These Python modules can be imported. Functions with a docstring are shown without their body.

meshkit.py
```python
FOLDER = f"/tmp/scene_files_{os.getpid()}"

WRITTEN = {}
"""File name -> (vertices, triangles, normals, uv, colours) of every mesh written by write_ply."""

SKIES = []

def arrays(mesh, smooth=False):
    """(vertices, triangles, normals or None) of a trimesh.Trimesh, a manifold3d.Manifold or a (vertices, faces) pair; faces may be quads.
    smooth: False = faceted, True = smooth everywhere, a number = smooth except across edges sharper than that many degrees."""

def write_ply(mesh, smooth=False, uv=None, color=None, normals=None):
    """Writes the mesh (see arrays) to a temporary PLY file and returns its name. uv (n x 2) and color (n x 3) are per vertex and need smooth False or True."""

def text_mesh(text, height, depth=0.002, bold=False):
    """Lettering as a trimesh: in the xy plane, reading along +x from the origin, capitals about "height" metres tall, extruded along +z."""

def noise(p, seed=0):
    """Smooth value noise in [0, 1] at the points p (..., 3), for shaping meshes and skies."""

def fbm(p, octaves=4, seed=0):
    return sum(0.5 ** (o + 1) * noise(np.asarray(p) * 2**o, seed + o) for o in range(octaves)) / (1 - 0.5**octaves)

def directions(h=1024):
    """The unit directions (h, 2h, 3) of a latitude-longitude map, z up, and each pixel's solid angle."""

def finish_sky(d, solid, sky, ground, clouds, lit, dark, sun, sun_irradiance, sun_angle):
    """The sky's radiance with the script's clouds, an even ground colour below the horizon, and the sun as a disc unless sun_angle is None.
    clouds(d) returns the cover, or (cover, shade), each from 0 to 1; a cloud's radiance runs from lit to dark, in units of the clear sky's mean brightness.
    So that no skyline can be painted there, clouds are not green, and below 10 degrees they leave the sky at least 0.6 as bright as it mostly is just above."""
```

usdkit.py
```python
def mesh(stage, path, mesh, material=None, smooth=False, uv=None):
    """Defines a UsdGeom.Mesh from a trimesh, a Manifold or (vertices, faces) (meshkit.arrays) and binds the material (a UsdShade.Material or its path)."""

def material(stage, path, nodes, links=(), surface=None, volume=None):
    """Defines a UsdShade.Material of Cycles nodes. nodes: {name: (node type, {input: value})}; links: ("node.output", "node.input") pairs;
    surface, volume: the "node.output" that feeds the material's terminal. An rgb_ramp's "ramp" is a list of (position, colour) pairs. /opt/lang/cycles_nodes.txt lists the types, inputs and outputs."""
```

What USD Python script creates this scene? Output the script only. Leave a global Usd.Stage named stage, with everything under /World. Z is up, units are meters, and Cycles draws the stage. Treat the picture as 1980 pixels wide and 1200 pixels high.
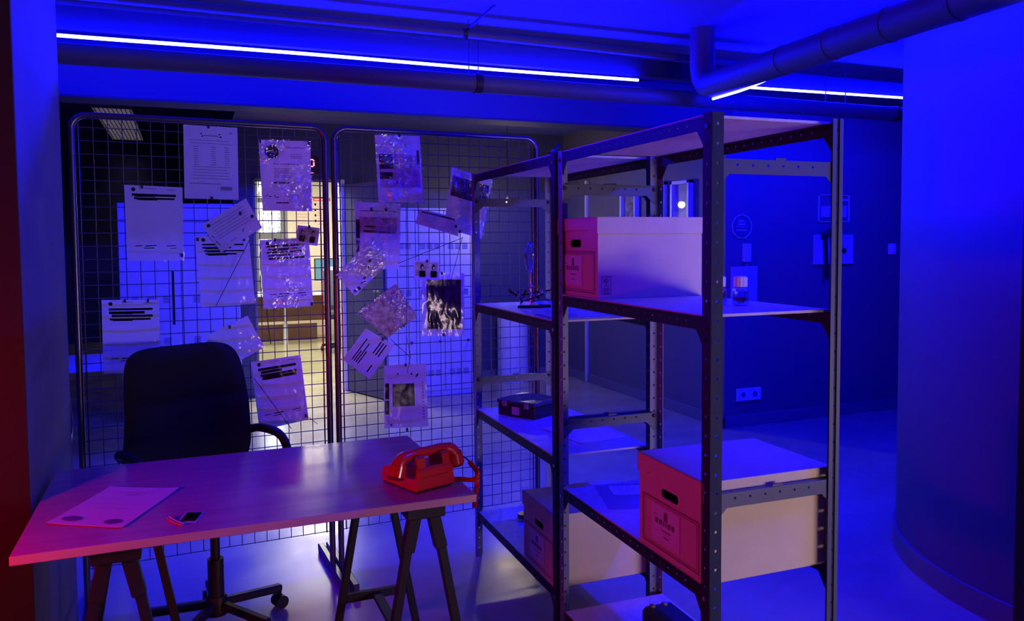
import math, random, numpy as np, trimesh, usdkit, meshkit
from shapely.geometry import Polygon, Point, LineString, box as rect
from shapely.ops import unary_union
from trimesh.creation import extrude_polygon, icosphere
from pxr import Usd, UsdGeom, UsdLux, Gf, Sdf, UsdShade

random.seed(7)
RNG = np.random.default_rng(7)
stage = Usd.Stage.CreateInMemory()
UsdGeom.SetStageUpAxis(stage, UsdGeom.Tokens.z)
UsdGeom.SetStageMetersPerUnit(stage, 1.0)
W = UsdGeom.Xform.Define(stage, '/World').GetPrim()
stage.SetDefaultPrim(W)
V = lambda *a: np.array(a, float)

# ------------------------------------------------------------------ camera, sky, lamps outside the frame, exposure
FW, RI, UP = V(.38823636, .91997993, -.05393939), V(.92115423, -.38913655, -.00690139), V(.02733893, .04700713, .99852036)
cam = UsdGeom.Camera.Define(stage, '/World/camera')
m = Gf.Matrix4d(*RI, 0, *UP, 0, *(-FW), 0, 0, 0, 1.447, 1)
cam.AddTransformOp().Set(m)
cam.CreateHorizontalApertureAttr(36.0)
cam.CreateVerticalApertureAttr(36.0 * 1200 / 1980)
cam.CreateFocalLengthAttr(1570.5 / 1980 * 36)
cam.CreateHorizontalApertureOffsetAttr(-26.76 / 1980 * 36)
cam.CreateVerticalApertureOffsetAttr(-49.63 / 1980 * 36)
cam.CreateClippingRangeAttr(Gf.Vec2f(.05, 200))
cam.CreateExposureAttr(0.0)

LED_MAIN = 680.0      # radiance of the blue of the LED tubes
LED_SIDE = 1300.0
RED_LAMP = 150.0
WHITE_LAMP = 20.0
OFFICE_FILL = 72.0
SKY = 2.6
BULB = 300.0

dome = UsdLux.DomeLight.Define(stage, '/World/sky')
dome.CreateColorAttr(Gf.Vec3f(.92, .97, 1.0))
dome.CreateIntensityAttr(SKY)


def aim(prim, p, t):
    z = V(*p) - V(*t); z /= np.linalg.norm(z)
    x = np.cross([0, 0, 1.0], z)
    x = x / np.linalg.norm(x) if np.linalg.norm(x) > 1e-6 else V(1, 0, 0)
    y = np.cross(z, x)
    UsdGeom.Xformable(prim).AddTransformOp().Set(Gf.Matrix4d(*x, 0, *y, 0, *z, 0, *map(float, p), 1))


def lamp_rect(name, p, t, w, h, color, power):
    l = UsdLux.RectLight.Define(stage, '/World/' + name)
    l.CreateWidthAttr(w); l.CreateHeightAttr(h)
    l.CreateColorAttr(Gf.Vec3f(*color)); l.CreateIntensityAttr(power)
    aim(l, p, t)


def lamp_ball(name, p, r, color, power):
    l = UsdLux.SphereLight.Define(stage, '/World/' + name)
    l.CreateRadiusAttr(r); l.CreateColorAttr(Gf.Vec3f(*color)); l.CreateIntensityAttr(power)
    l.AddTranslateOp().Set(Gf.Vec3d(*p))


lamp_ball('red_lamp', (-.86, 1.86, .93), .07, (1, .0, .02), RED_LAMP)          # red lamp left of the desk, outside the frame
lamp_rect('white_lamp', (2.45, -1.6, .66), (1.3, 2.4, 1.2), 2.4, .40, (1, .68, .82), WHITE_LAMP)   # low daylight from the corridor behind the camera
lamp_rect('office_fill', (1.05, 8.5, 2.5), (1.02, 7.6, 0), .8, .8, (1, .93, .72), OFFICE_FILL)  # unseen lamp added to brighten the office and the floor at its door
lamp_rect('office_fill_far', (1.8, 11.0, 2.5), (1.8, 11.2, 0), 1.0, 1.0, (1, .93, .72), OFFICE_FILL * .5)  # second unseen lamp, added to brighten the far office wall

# ------------------------------------------------------------------ materials
MATS = {}


def mat(name, color, rough=.6, metallic=0., spec=.5, vary=0., scale=8., bump=0., bscale=60., stretch=None, coat=0., translucent=0., emit=None, rvary=0.):
    if name in MATS:
        return MATS[name]
    n = {'p': ('principled_bsdf', {'base_color': color, 'roughness': rough, 'metallic': metallic, 'specular_ior_level': spec})}
    L = []
    if coat:
        n['p'][1].update({'coat_weight': coat, 'coat_roughness': .08})
    if emit:
        n['p'][1].update({'emission_color': emit[0], 'emission_strength': emit[1]})
    if vary or bump or rvary:
        n['t'] = ('texture_coordinate', {})
        n['m'] = ('mapping', {'scale': stretch or (1, 1, 1)})
        L += [('t.object', 'm.vector')]
    if vary:
        n['n'] = ('noise_texture', {'scale': scale, 'detail': 4.0, 'roughness': .6})
        lo, hi = [max(0, c * (1 - vary)) for c in color], [min(1, c * (1 + vary)) for c in color]
        n['r'] = ('rgb_ramp', {'ramp': [(.3, lo), (.7, hi)]})
        L += [('m.vector', 'n.vector'), ('n.fac', 'r.fac'), ('r.color', 'p.base_color')]
    if rvary:
        n['n2'] = ('noise_texture', {'scale': 2.3, 'detail': 3.0})
        n['r2'] = ('rgb_ramp', {'ramp': [(.35, [max(.02, rough - rvary)] * 3), (.65, [rough + rvary] * 3)]})
        L += [('m.vector', 'n2.vector'), ('n2.fac', 'r2.fac'), ('r2.color', 'p.roughness')]
    if bump:
        n['b1'] = ('noise_texture', {'scale': bscale, 'detail': 3.0})
        n['b'] = ('bump', {'strength': bump, 'distance': .004})
        L += [('m.vector', 'b1.vector'), ('b1.fac', 'b.height'), ('b.normal', 'p.normal')]
    out = 'p.BSDF'
    if translucent:
        n['tr'] = ('translucent_bsdf', {'color': color})
        n['mx'] = ('mix_closure', {'fac': translucent})
        L += [('p.BSDF', 'mx.closure1'), ('tr.BSDF', 'mx.closure2')]
        out = 'mx.closure'
    MATS[name] = usdkit.material(stage, '/World/Looks/' + name, n, L, surface=out)
    return MATS[name]


def emitter(name, color, strength):
    if name not in MATS:
        MATS[name] = usdkit.material(stage, '/World/Looks/' + name, {'e': ('emission', {'color': color, 'strength': strength})}, [], surface='e.emission')
    return MATS[name]


def film(name, rough=.05, tint=(1, 1, 1), gain=1., crinkle=0.):
    """Thin clear film: see-through, mirror-like towards grazing angles, the same from both sides."""
    if name not in MATS:
        n = {'t': ('transparent_bsdf', {'color': tint}), 'g': ('glossy_bsdf', {'color': (1, 1, 1), 'roughness': rough}),
             'f': ('layer_weight', {'blend': .5}), 'r': ('rgb_ramp', {'ramp': [(0, [.035 * gain] * 3), (.55, [.05 * gain] * 3), (.8, [.14 * gain] * 3), (1, [.7] * 3)]}), 'x': ('mix_closure', {})}
        L = [('f.facing', 'r.fac'), ('r.color', 'x.fac'), ('t.BSDF', 'x.closure1'), ('g.BSDF', 'x.closure2')]
        if crinkle:
            n.update({'c': ('texture_coordinate', {}), 'n': ('noise_texture', {'scale': 24.0, 'detail': 2.5, 'distortion': 1.5}), 'b': ('bump', {'strength': crinkle, 'distance': .02}), 'm': ('noise_texture', {'scale': 7.0, 'detail': 1.0}), 'mr': ('rgb_ramp', {'ramp': [(.44, [.12] * 3), (.56, [1] * 3)]}), 'mm': ('mix', {'mix_type': 'multiply', 'fac': 1.0})})
            L += [('c.object', 'n.vector'), ('n.fac', 'b.height'), ('b.normal', 'g.normal'), ('c.object', 'm.vector'), ('m.fac', 'mr.fac'), ('r.color', 'mm.color1'), ('mr.color', 'mm.color2')]
            L[1] = ('mm.color', 'x.fac')
        MATS[name] = usdkit.material(stage, '/World/Looks/' + name, n, L, surface='x.closure')
    return MATS[name]


BOTTLE = film('bottle_plastic', .04, (.82, .86, 1), gain=5.0)
FLOOR = mat('floor_vinyl', (.40, .37, .23), .24, vary=.10, scale=1.6, bump=.02, bscale=9, rvary=.06)
WALL = mat('wall_paint', (.10, .10, .17), .8, vary=.05, scale=3, bump=.08, bscale=160)
WALLD = mat('dark_wall_paint', (.06, .06, .13), .6, bump=.06, bscale=160)
WALLP = mat('pale_wall_paint', (.55, .53, .54), .7, bump=.05, bscale=160)
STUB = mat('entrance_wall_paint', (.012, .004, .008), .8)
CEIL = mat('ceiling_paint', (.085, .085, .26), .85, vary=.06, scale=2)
SKIRT = mat('skirting_paint', (.16, .16, .19), .45)
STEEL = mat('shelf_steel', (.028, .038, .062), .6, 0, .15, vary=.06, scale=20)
PALE_STEEL = mat('pale_steel', (.16, .19, .28), .5, .1, vary=.06, scale=20)  # paler steel for the posts at the far end of each unit
BARST = mat('end_bar_steel', (.060, .074, .12), .45, .1)
DARKST = mat('dark_steel', (.022, .022, .028), .5, .1, .25)
CHIP = mat('chipboard', (.60, .54, .56), .55, vary=.12, scale=40)
TUBE = mat('tube_chrome', (.15, .15, .16), .3, .85)
WIRE = mat('wire_steel', (.11, .11, .14), .42, .4)
PAPER = mat('paper', (.78, .76, .84), .7, translucent=.38)
PAPERF = mat('paper_flat', (.78, .76, .78), .7)
INK = mat('ink', (.012, .012, .016), .85, 0, .05)
GREYINK = mat('grey_ink', (.22, .21, .26), .6)
PHOTO = mat('photo_print', (.34, .32, .40), .35, vary=.7, scale=26)
SCAN = mat('dark_scan', (.05, .05, .06), .9, 0, .05, vary=.95, scale=55, stretch=(1, 1, .5))
MAPP = mat('map_print', (.40, .38, .44), .8, 0, .2, vary=.55, scale=45)
SLEEVE = film('plastic_sleeve', .12)
CRINKLE = film('crinkled_sleeve', .15, gain=6.0, crinkle=.6)
CRUMPLE = film('crumpled_sleeve', .17, gain=9.0, crinkle=.9)
CLEAR = film('clear_plastic', .02, (.96, .97, 1), gain=1.6)
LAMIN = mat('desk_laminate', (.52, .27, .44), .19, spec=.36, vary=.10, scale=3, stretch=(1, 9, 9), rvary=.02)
BLACKP = mat('black_plastic', (.012, .012, .014), .5)
BLACKF = mat('black_fabric', (.010, .010, .012), .92, bump=.3, bscale=700)
REDP = mat('red_plastic', (.62, .012, .012), .22, coat=.5)
REDD = mat('dark_red_plastic', (.25, .008, .01), .3)
CARD = mat('cardboard', (.74, .64, .42), .75, vary=.04, scale=12)
CARDP = mat('label_paper', (.80, .72, .80), .7)
BOXINK = mat('box_print', (.20, .13, .12), .7)
WHITEM = mat('white_enamel', (.72, .72, .75), .35)
CREAM = mat('cream_wall', (.72, .64, .50), .8)
CHROME = mat('bright_chrome', (.7, .7, .72), .12, 1.0)
WHITEP = mat('white_plastic', (.8, .8, .82), .4)
GREYP = mat('grey_plastic', (.22, .22, .24), .5)
BROWN = mat('brown_wood', (.22, .10, .05), .5, vary=.2, scale=5)
WINF = mat('window_frame_grey', (.16, .16, .17), .5)
DUCT = mat('duct_grey', (.075, .075, .095), .6, bump=.1, bscale=40)
TRAY = mat('tray_paint', (.012, .012, .022), .6)
THREAD = mat('thread', (.02, .015, .02), .8)
REDTH = mat('red_thread', (.35, .01, .02), .8)
PILL = mat('red_pills', (.55, .02, .02), .35)

# ------------------------------------------------------------------ mesh helpers
cat_ = trimesh.util.concatenate


def T(mesh, M):
    q = mesh.copy(); q.apply_transform(M); return q


def frame(o, x, y, z):
    M = np.eye(4); M[:3, 0], M[:3, 1], M[:3, 2], M[:3, 3] = x, y, z, o; return M


def bx(x0, x1, y0, y1, z0, z1, b=0.):
    """A box, its edges chamfered by b."""
    lo, hi = V(min(x0, x1), min(y0, y1), min(z0, z1)), V(max(x0, x1), max(y0, y1), max(z0, z1))
    if b <= 0:
        q = trimesh.creation.box(extents=hi - lo); q.apply_translation((lo + hi) / 2); return q
    pts = []
    for s in np.ndindex(2, 2, 2):
        c = np.where(np.array(s) == 1, hi, lo); d = np.where(np.array(s) == 1, -1, 1) * b
        for k in range(3):
            e = d.copy(); e[k] = 0; pts.append(c + e)
    return trimesh.convex.convex_hull(np.array(pts))


def orient(p, q):
    z = V(*q) - V(*p); L = np.linalg.norm(z); z = z / L
    a = V(0, 0, 1) if abs(z[2]) < .9 else V(0, 1, 0)
    x = np.cross(a, z); x /= np.linalg.norm(x)
    return L, x, np.cross(z, x), z


def bar(p, q, w, h, b=0.):
    L, x, y, z = orient(p, q)
    return T(bx(-w / 2, w / 2, -h / 2, h / 2, 0, L, b), frame(V(*p), x, y, z))


def cyl(p, q, r, n=20, r2=None):
    L, x, y, z = orient(p, q); r2 = r if r2 is None else r2
    a = np.linspace(0, 2 * np.pi, n, endpoint=False); c, s = np.cos(a), np.sin(a)
    v = np.vstack([np.c_[c * r, s * r, 0 * a], np.c_[c * r2, s * r2, 0 * a + L], [[0, 0, 0], [0, 0, L]]])
    f = []
    for i in range(n):
        j = (i + 1) % n
        f += [[i, j, n + j], [i, n + j, n + i], [2 * n, j, i], [2 * n + 1, n + i, n + j]]
    return T(trimesh.Trimesh(v, f, process=False), frame(V(*p), x, y, z))


def tube(pts, r, n=10, closed=False):
    P = np.array(pts, float); k = len(P)
    tan = np.gradient(P, axis=0) if not closed else np.roll(P, -1, 0) - np.roll(P, 1, 0)
    tan /= np.maximum(np.linalg.norm(tan, axis=1, keepdims=True), 1e-9)
    a = V(0, 0, 1) if abs(tan[0][2]) < .9 else V(1, 0, 0)
    nx = np.cross(tan[0], a); nx /= np.linalg.norm(nx)
    rings = []
    rr = np.broadcast_to(r, k)
    th = np.linspace(0, 2 * np.pi, n, endpoint=False)
    for i in range(k):
        nx = nx - tan[i] * (nx @ tan[i]); nx /= np.linalg.norm(nx)
        ny = np.cross(tan[i], nx)
        rings.append(P[i] + rr[i] * (np.cos(th)[:, None] * nx + np.sin(th)[:, None] * ny))
    v = np.vstack(rings); f = []
    for i in range(k if closed else k - 1):
        a0, b0 = i * n, ((i + 1) % k) * n
        for j in range(n):
            jj = (j + 1) % n
            f += [[a0 + j, a0 + jj, b0 + jj], [a0 + j, b0 + jj, b0 + j]]
    if not closed:
        v = np.vstack([v, P[0], P[-1]]); c0, c1 = len(v) - 2, len(v) - 1
        for j in range(n):
            jj = (j + 1) % n
            f += [[c0, jj, j], [c1, (k - 1) * n + j, (k - 1) * n + jj]]
    return trimesh.Trimesh(v, f, process=False)


def lathe(prof, n=28, o=(0, 0, 0)):
    """prof: (radius, z) pairs from bottom to top."""
    a = np.linspace(0, 2 * np.pi, n, endpoint=False)
    v = np.vstack([np.c_[np.cos(a) * r, np.sin(a) * r, 0 * a + z] for r, z in prof]); f = []
    for i in range(len(prof) - 1):
        for j in range(n):
            jj = (j + 1) % n
            f += [[i * n + j, i * n + jj, (i + 1) * n + jj], [i * n + j, (i + 1) * n + jj, (i + 1) * n + j]]
    q = trimesh.Trimesh(v, f, process=False); q.apply_translation(o); return q


def plate(poly, t, o, x, y):
    """A shapely outline extruded by t along x cross y."""
    x, y = V(*x), V(*y)
    geoms = getattr(poly, 'geoms', [poly])
    M = frame(V(*o), x, y, np.cross(x, y))
    return cat_([T(extrude_polygon(g, t, engine='earcut'), M) for g in geoms])


def ring_path(c, x, y, r, n=24):
    return [V(*c) + V(*x) * r * math.cos(a) + V(*y) * r * math.sin(a) for a in np.linspace(0, 2 * np.pi, n, endpoint=False)]


def spline(pts, n=40):
    from scipy.interpolate import CubicSpline
    P = np.array(pts, float); t = np.r_[0, np.cumsum(np.linalg.norm(np.diff(P, axis=0), axis=1))]
    return CubicSpline(t, P)(np.linspace(0, t[-1], n))


# ------------------------------------------------------------------ scene helpers
USED = {}


def path_of(name, parent):
    base = (parent.GetPath().pathString if parent else '/World') + '/'
    k = USED.get(base + name, -1) + 1; USED[base + name] = k
    return base + name + (f'_{k:03d}' if k else '')


def tag(o, label=None, cat=None, group=None, kind=None):
    o = o.GetPrim() if hasattr(o, 'GetPrim') else o
    for k, v in (('label', label), ('category', cat), ('group', group), ('kind', kind)):
        if v:
            o.SetCustomDataByKey(k, v)
    return o


def thing(name, label, cat, loc=(0, 0, 0), rz=0., group=None):
    x = UsdGeom.Xform.Define(stage, path_of(name, None))
    x.AddTranslateOp().Set(Gf.Vec3d(*map(float, loc)))
    if rz:
        x.AddRotateZOp().Set(float(rz))
    return tag(x, label, cat, group)


def part(name, mesh, m, parent=None, smooth=False, label=None, kind=None):
    if isinstance(mesh, list):
        mesh = cat_(mesh)
    o = usdkit.mesh(stage, path_of(name, parent), mesh, m, smooth).GetPrim()
    return tag(o, label, None, None, kind)


def one(name, mesh, m, label, cat, group=None, smooth=False):
    return tag(part(name, mesh, m, None, smooth), label, cat, group)


def struct(name, mesh, m, label=None, smooth=False):
    return tag(part(name, mesh, m, None, smooth), label, None, None, 'structure')


# ------------------------------------------------------------------ the room
YB = 7.95          # back wall with the office door
ZC = 2.575
struct('floor', bx(-4, 7, -4, 14.5, -.1, 0), FLOOR, 'grey glossy vinyl floor')
ZR = 3.0
struct('ceiling', [bx(-4, 7, -4, 6.6, ZC, ZC + .1), bx(.45, 7, 6.6, 14.5, ZC, ZC + .1), bx(-4, .55, 6.5, 14.5, ZR, ZR + .1), bx(-4, .45, 6.5, 6.6, ZC + .1, ZR), bx(.45, .55, 6.5, 14.5, ZC + .1, ZR)], CEIL, 'grey painted ceiling behind the pipes')
struct('wall_left', bx(-.62, -.40, 2.535, 3.42, 0, ZC), WALL, 'side of the grey wall stub left of the desk')
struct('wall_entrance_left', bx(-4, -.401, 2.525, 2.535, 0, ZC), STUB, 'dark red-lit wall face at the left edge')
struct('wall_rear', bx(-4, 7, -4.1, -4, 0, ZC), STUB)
struct('added_wall_behind', bx(-4, 1.70, -.80, -.70, 0, ZC), STUB, 'unseen wall added behind the camera to block the white lamp')  # unseen blocker, added to keep the white lamp off the desk and left papers
struct('wall_far_left', bx(-4.1, -4, -4, 14.5, 0, ZR), WALLD)
struct('wall_far_right', bx(7, 7.1, -4, 14.5, 0, ZC), WALLD)
# back wall with its door opening; recess to the left of it
struct('wall_back', [bx(.45, .63, YB, YB + .12, 0, ZC), bx(1.45, 3.8, YB, YB + .12, 0, ZC), bx(.63, 1.45, YB, YB + .12, 2.03, ZC)], WALLD, 'dark back wall around the office doorway')
struct('wall_recess', [bx(.45, .57, YB + .12, 14.5, 0, ZC), bx(-4, .45, 13.4, 13.5, 0, ZR)], WALLD, 'dark walls of the recess behind the left cabinet')
struct('wall_right', bx(3.8, 7, 5.1, YB + .12, 0, ZC), WALLP and mat('block_wall_paint', (.12, .115, .15), .6, bump=.05, bscale=160), 'wall block with picture frames and switches behind the shelving')
struct('baseboard_right', [bx(3.785, 3.8, 5.085, YB, 0, .09, .003), bx(3.785, 7, 5.085, 5.1, 0, .09, .003)], SKIRT)
struct('trim_4', bx(3.775, 3.80, 7.36, 7.40, 0, 2.05, .002), WALLP, 'pale vertical corner strip at the far end of the wall block')
struct('baseboard_back', bx(1.47, 3.78, YB - .015, YB, 0, .09, .003), SKIRT)
struct('trim_3', bx(-4, 3.79, 5.0, 5.25, 2.238, ZC - .001, .012), mat('beam_paint', (.045, .045, .085), .7), 'dark ceiling beam behind the LED strip')
# curved wall on the right
CC, CR = V(3.95, 2.02), 1.17
th = np.linspace(math.radians(100), math.radians(190), 60)
arc = lambda r, a: [(CC[0] + r * math.cos(t), CC[1] + r * math.sin(t)) for t in a]
struct('wall_curved', extrude_polygon(Polygon(arc(CR, th) + arc(CR - .15, th[::-1])), ZC, engine='earcut'), WALL, 'curved grey wall on the right', smooth=40)
struct('baseboard_curved', T(extrude_polygon(Polygon(arc(CR + .014, th) + arc(CR, th[::-1])), .095, engine='earcut'), np.eye(4)), SKIRT, 'dark baseboard of the curved wall', smooth=40)
struct('wall_entrance_right', bx(2.368, 6.9, 1.60, 1.70, 0, 2.10), STUB, 'dark wall edge at the right of the picture')

# office beyond the door
OFY = 13.0
struct('wall_office', [bx(.57, 1.03, OFY, OFY + .12, 0, ZC), bx(1.50, 4, OFY, OFY + .12, 0, ZC), bx(1.03, 1.50, OFY, OFY + .12, 0, .52), bx(1.03, 1.50, OFY, OFY + .12, 2.42, ZC), bx(3.9, 4, YB + .12, OFY, 0, ZC)], CREAM, 'cream office wall beyond the door')

w = thing('window_1', 'grey framed office window with bright daylight and bare twigs outside', 'window', (0, OFY, 0)); tag(w, kind='structure')
part('frame', [bx(1.03, 1.07, -.02, .06, .52, 2.42, .004), bx(1.40, 1.50, -.04, .06, .52, 2.42, .004), bx(1.03, 1.5, -.02, .06, .52, .57, .004), bx(1.03, 1.5, -.02, .06, 2.37, 2.42, .004)], WINF, w)
part('transom', bx(1.05, 1.45, -.03, .05, 1.50, 1.60, .004), WINF, w)
part('transom', bx(1.05, 1.45, -.03, .05, 2.06, 2.13, .004), WINF, w)
part('pane', bx(1.06, 1.42, .01, .016, .56, 2.39), CLEAR, w)
# door leaf, open towards the room
d1 = thing('door_1', 'dark door standing open beside the white lockers', 'door', (1.47, YB - .05, 0), math.degrees(math.atan2(7.27 - YB, 1.675 - 1.44))); tag(d1, kind='structure')
part('leaf', bx(0, .66, -.02, .02, .01, 2.0, .003), WALLD, d1)
part('handle', [cyl((.66, -.02, 1.0), (.66, -.06, 1.0), .01), bar((.66, -.06, 1.0), (.55, -.06, 1.0), .016, .016, .004)], CHROME, d1)
struct('trim_1', [bx(1.418, 1.455, YB - .03, YB + .12, 0, 2.05, .003)], WHITEM, 'white door jamb caught by the daylight')
struct('trim_2', [bx(.61, .635, YB - .01, YB + .12, 0, 2.05, .003), bx(.61, 1.418, YB - .01, YB + .12, 2.03, 2.055, .003)], SKIRT)

# ------------------------------------------------------------------ ceiling pipes and LED strips
def led_mat(k, s):
    c = 1.2 / s
    return emitter(k, (c, c * 1.08, 1.0), s)


def led(name, label, pts, r, s):
    t = thing(name, label, 'led strip')
    part('glowing_tube', tube(pts, r, 8), led_mat('led_' + str(int(s)), s), t, 40)
    for p, q in ((pts[0], pts[1]), (pts[-1], pts[-2])):
        p, q = V(*p), V(*q); e = (p - q) / np.linalg.norm(p - q)
        part('end_cap', cyl(p - e * .004, p + e * .012, r * 1.25, 12), BLACKP, t, 30)
    return t


wob = lambda x: 2.336 + .0022 * math.sin(x * 3.1) + .0045 * (x / 2.3)
led('led_strip', 'long glowing blue-white LED strip over the mesh screens', [(x, 4.0, wob(x)) for x in np.linspace(-1.6, 2.385, 24)], .0085, LED_MAIN)
led('led_strip', 'short glowing LED strip between the duct and the curved wall', [(x, 4.0, 2.352 + .012 * (x - 3.1)) for x in np.linspace(3.13, 5.2, 10)], .0085, LED_MAIN)

pp = thing('ceiling_pipe', 'long dark pipe running under the LED strip', 'pipe')
part('pipe', tube([(x, 3.9, 2.238) for x in (-3.9, 0, 3, 6.9)], .044, 20), DUCT, pp, 40)
for x in (1.39, -1.2, 4.2):
    part('clamp', [cyl((x - .018, 3.9, 2.238), (x + .018, 3.9, 2.238), .049, 20), cyl((x, 3.856, 2.238), (x, 3.846, 2.238), .007)], DARKST, pp, 30)
tr_ = thing('cable_tray', 'dark cable tray running along behind the LED strip', 'cable tray')
part('side_wall', bx(-3.95, 6.9, 4.030, 4.034, 2.378, 2.47), TRAY, tr_)
part('side_wall', bx(-3.95, 6.9, 4.068, 4.072, 2.378, 2.43), TRAY, tr_)
part('tray_floor', bx(-3.95, 6.9, 4.030, 4.072, 2.374, 2.378), TRAY, tr_)
pp = thing('ceiling_pipe', 'thin conduit under the ceiling above the LED strip', 'pipe')
part('pipe', tube([(-3.9, 3.93, 2.50), (1.3, 3.93, 2.487), (2.6, 3.93, 2.472), (3.2, 3.93, 2.47)], .021, 12), DUCT, pp, 40)
part('clamp', [cyl((1.325, 3.93, 2.487), (1.345, 3.93, 2.487), .026), bar((1.335, 3.91, 2.487), (1.335, 3.91, 2.45), .014, .006)], DARKST, pp, 30)
hg = thing('hanger', 'thin wire hanger holding the conduit', 'hanger')
part('wire', tube([(1.335, 3.93, 2.50), (1.41, 3.70, ZC)], .006, 6), DARKST, hg)
for x in (1.375, 1.425, 3.72, 3.88):
    one('hanger_rod', tube([(x, 4.0 - .012, 2.30), (x, 4.0 - .012, ZC)], .0022, 6), DARKST, 'thin hanger rod crossing the LED strip ' + {1.375: 'left of the pair at its middle', 1.425: 'right of the pair at its middle', 3.72: 'left of the pair near the curved wall', 3.88: 'right of the pair near the curved wall'}[x], 'rod', 'hanger rods')

# diagonal duct coming towards the camera, with its LED strip on the far underside
DA, DB = V(2.594, 3.557, 2.263), V(2.482 - .112, 3.557 - 3.49, 2.263)
dd = (DB - DA) / np.linalg.norm(DB - DA)
dz = thing('diagonal_duct', 'round duct crossing the ceiling towards the curved wall', 'duct')
bend = [DA - dd * .06 + V(0, 0, .0), DA - dd * .10 + V(0, 0, .012), DA - dd * .135 + V(0, 0, .05), DA - dd * .15 + V(0, 0, .11), DA - dd * .15 + V(0, 0, ZC - 2.263 - .002)]
part('pipe', tube(list(spline([DB, DA + dd * 1.5, DA + dd * .5, DA] , 30)) + bend, .066, 24), DUCT, dz, 50)
for s in np.arange(.55, 3.3, .32):
    part('joint', cyl(DA + dd * s, DA + dd * (s + .012), .069, 24), DUCT, dz, 30)
side = np.cross(dd, [0, 0, 1.0]); side /= np.linalg.norm(side)
if side[0] < 0:
    side = -side
lp = []
for s in np.linspace(-.06, 2.8, 40):
    a = math.radians(np.interp(s, [-.06, .15, .45, 1.9, 2.15], [276, 285, 350, 350, 285]))
    lp.append(DA + dd * s + side * math.cos(a) * .074 + V(0, 0, 1) * math.sin(a) * .074)
led('led_strip', 'LED strip under the end of the diagonal duct', lp, .0075, LED_SIDE)

# louvred ceiling lamp at the back left, on the raised ceiling of the recess
lv = thing('louvre_lamp', 'long louvred ceiling lamp at the back left', 'ceiling lamp', (-.675, 11.55, ZR))
part('diffuser', bx(-.20, .20, -1.48, 1.48, -.02, -.012), emitter('louvre_glow', (.95, .76, 1.0), 2.0), lv)
part('housing', [bx(-.215, -.20, -1.5, 1.5, -.07, -.001), bx(.20, .215, -1.5, 1.5, -.07, -.001), bx(-.2, .2, -1.5, -1.48, -.07, -.001), bx(-.2, .2, 1.48, 1.5, -.07, -.001)], GREYP, lv)
for k in range(9):
    x = -.176 + k * .044
    part('slat', bx(x - .004, x + .004, -1.48, 1.48, -.07, -.025), GREYP, lv)
for k in range(17):
    y = -1.36 + k * .17
    part('cross_slat', bx(-.2, .2, y - .003, y + .003, -.068, -.026), GREYP, lv)

bl = thing('pendant_bulb', 'bare warm bulb hanging before the lockers', 'lamp', (2.8, 7.06, 1.805))
gb = icosphere(3, .032)
part('bulb', gb, emitter('warm_bulb', (1, .80, .55), BULB), bl, True)
part('socket', cyl((0, 0, .028), (0, 0, .075), .016, 16), BLACKP, bl, 30)
part('cord', cyl((0, 0, .07), (0, 0, ZC - 1.805 - .001), .003, 6), BLACKP, bl)

# ------------------------------------------------------------------ mesh screens
PO, PE, PN = V(-.38837, 3.511261, 0), V(.99908516, .04276497, 0), V(-.04276497, .99908516, 0)
PYAW = math.degrees(math.atan2(PE[1], PE[0]))


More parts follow.
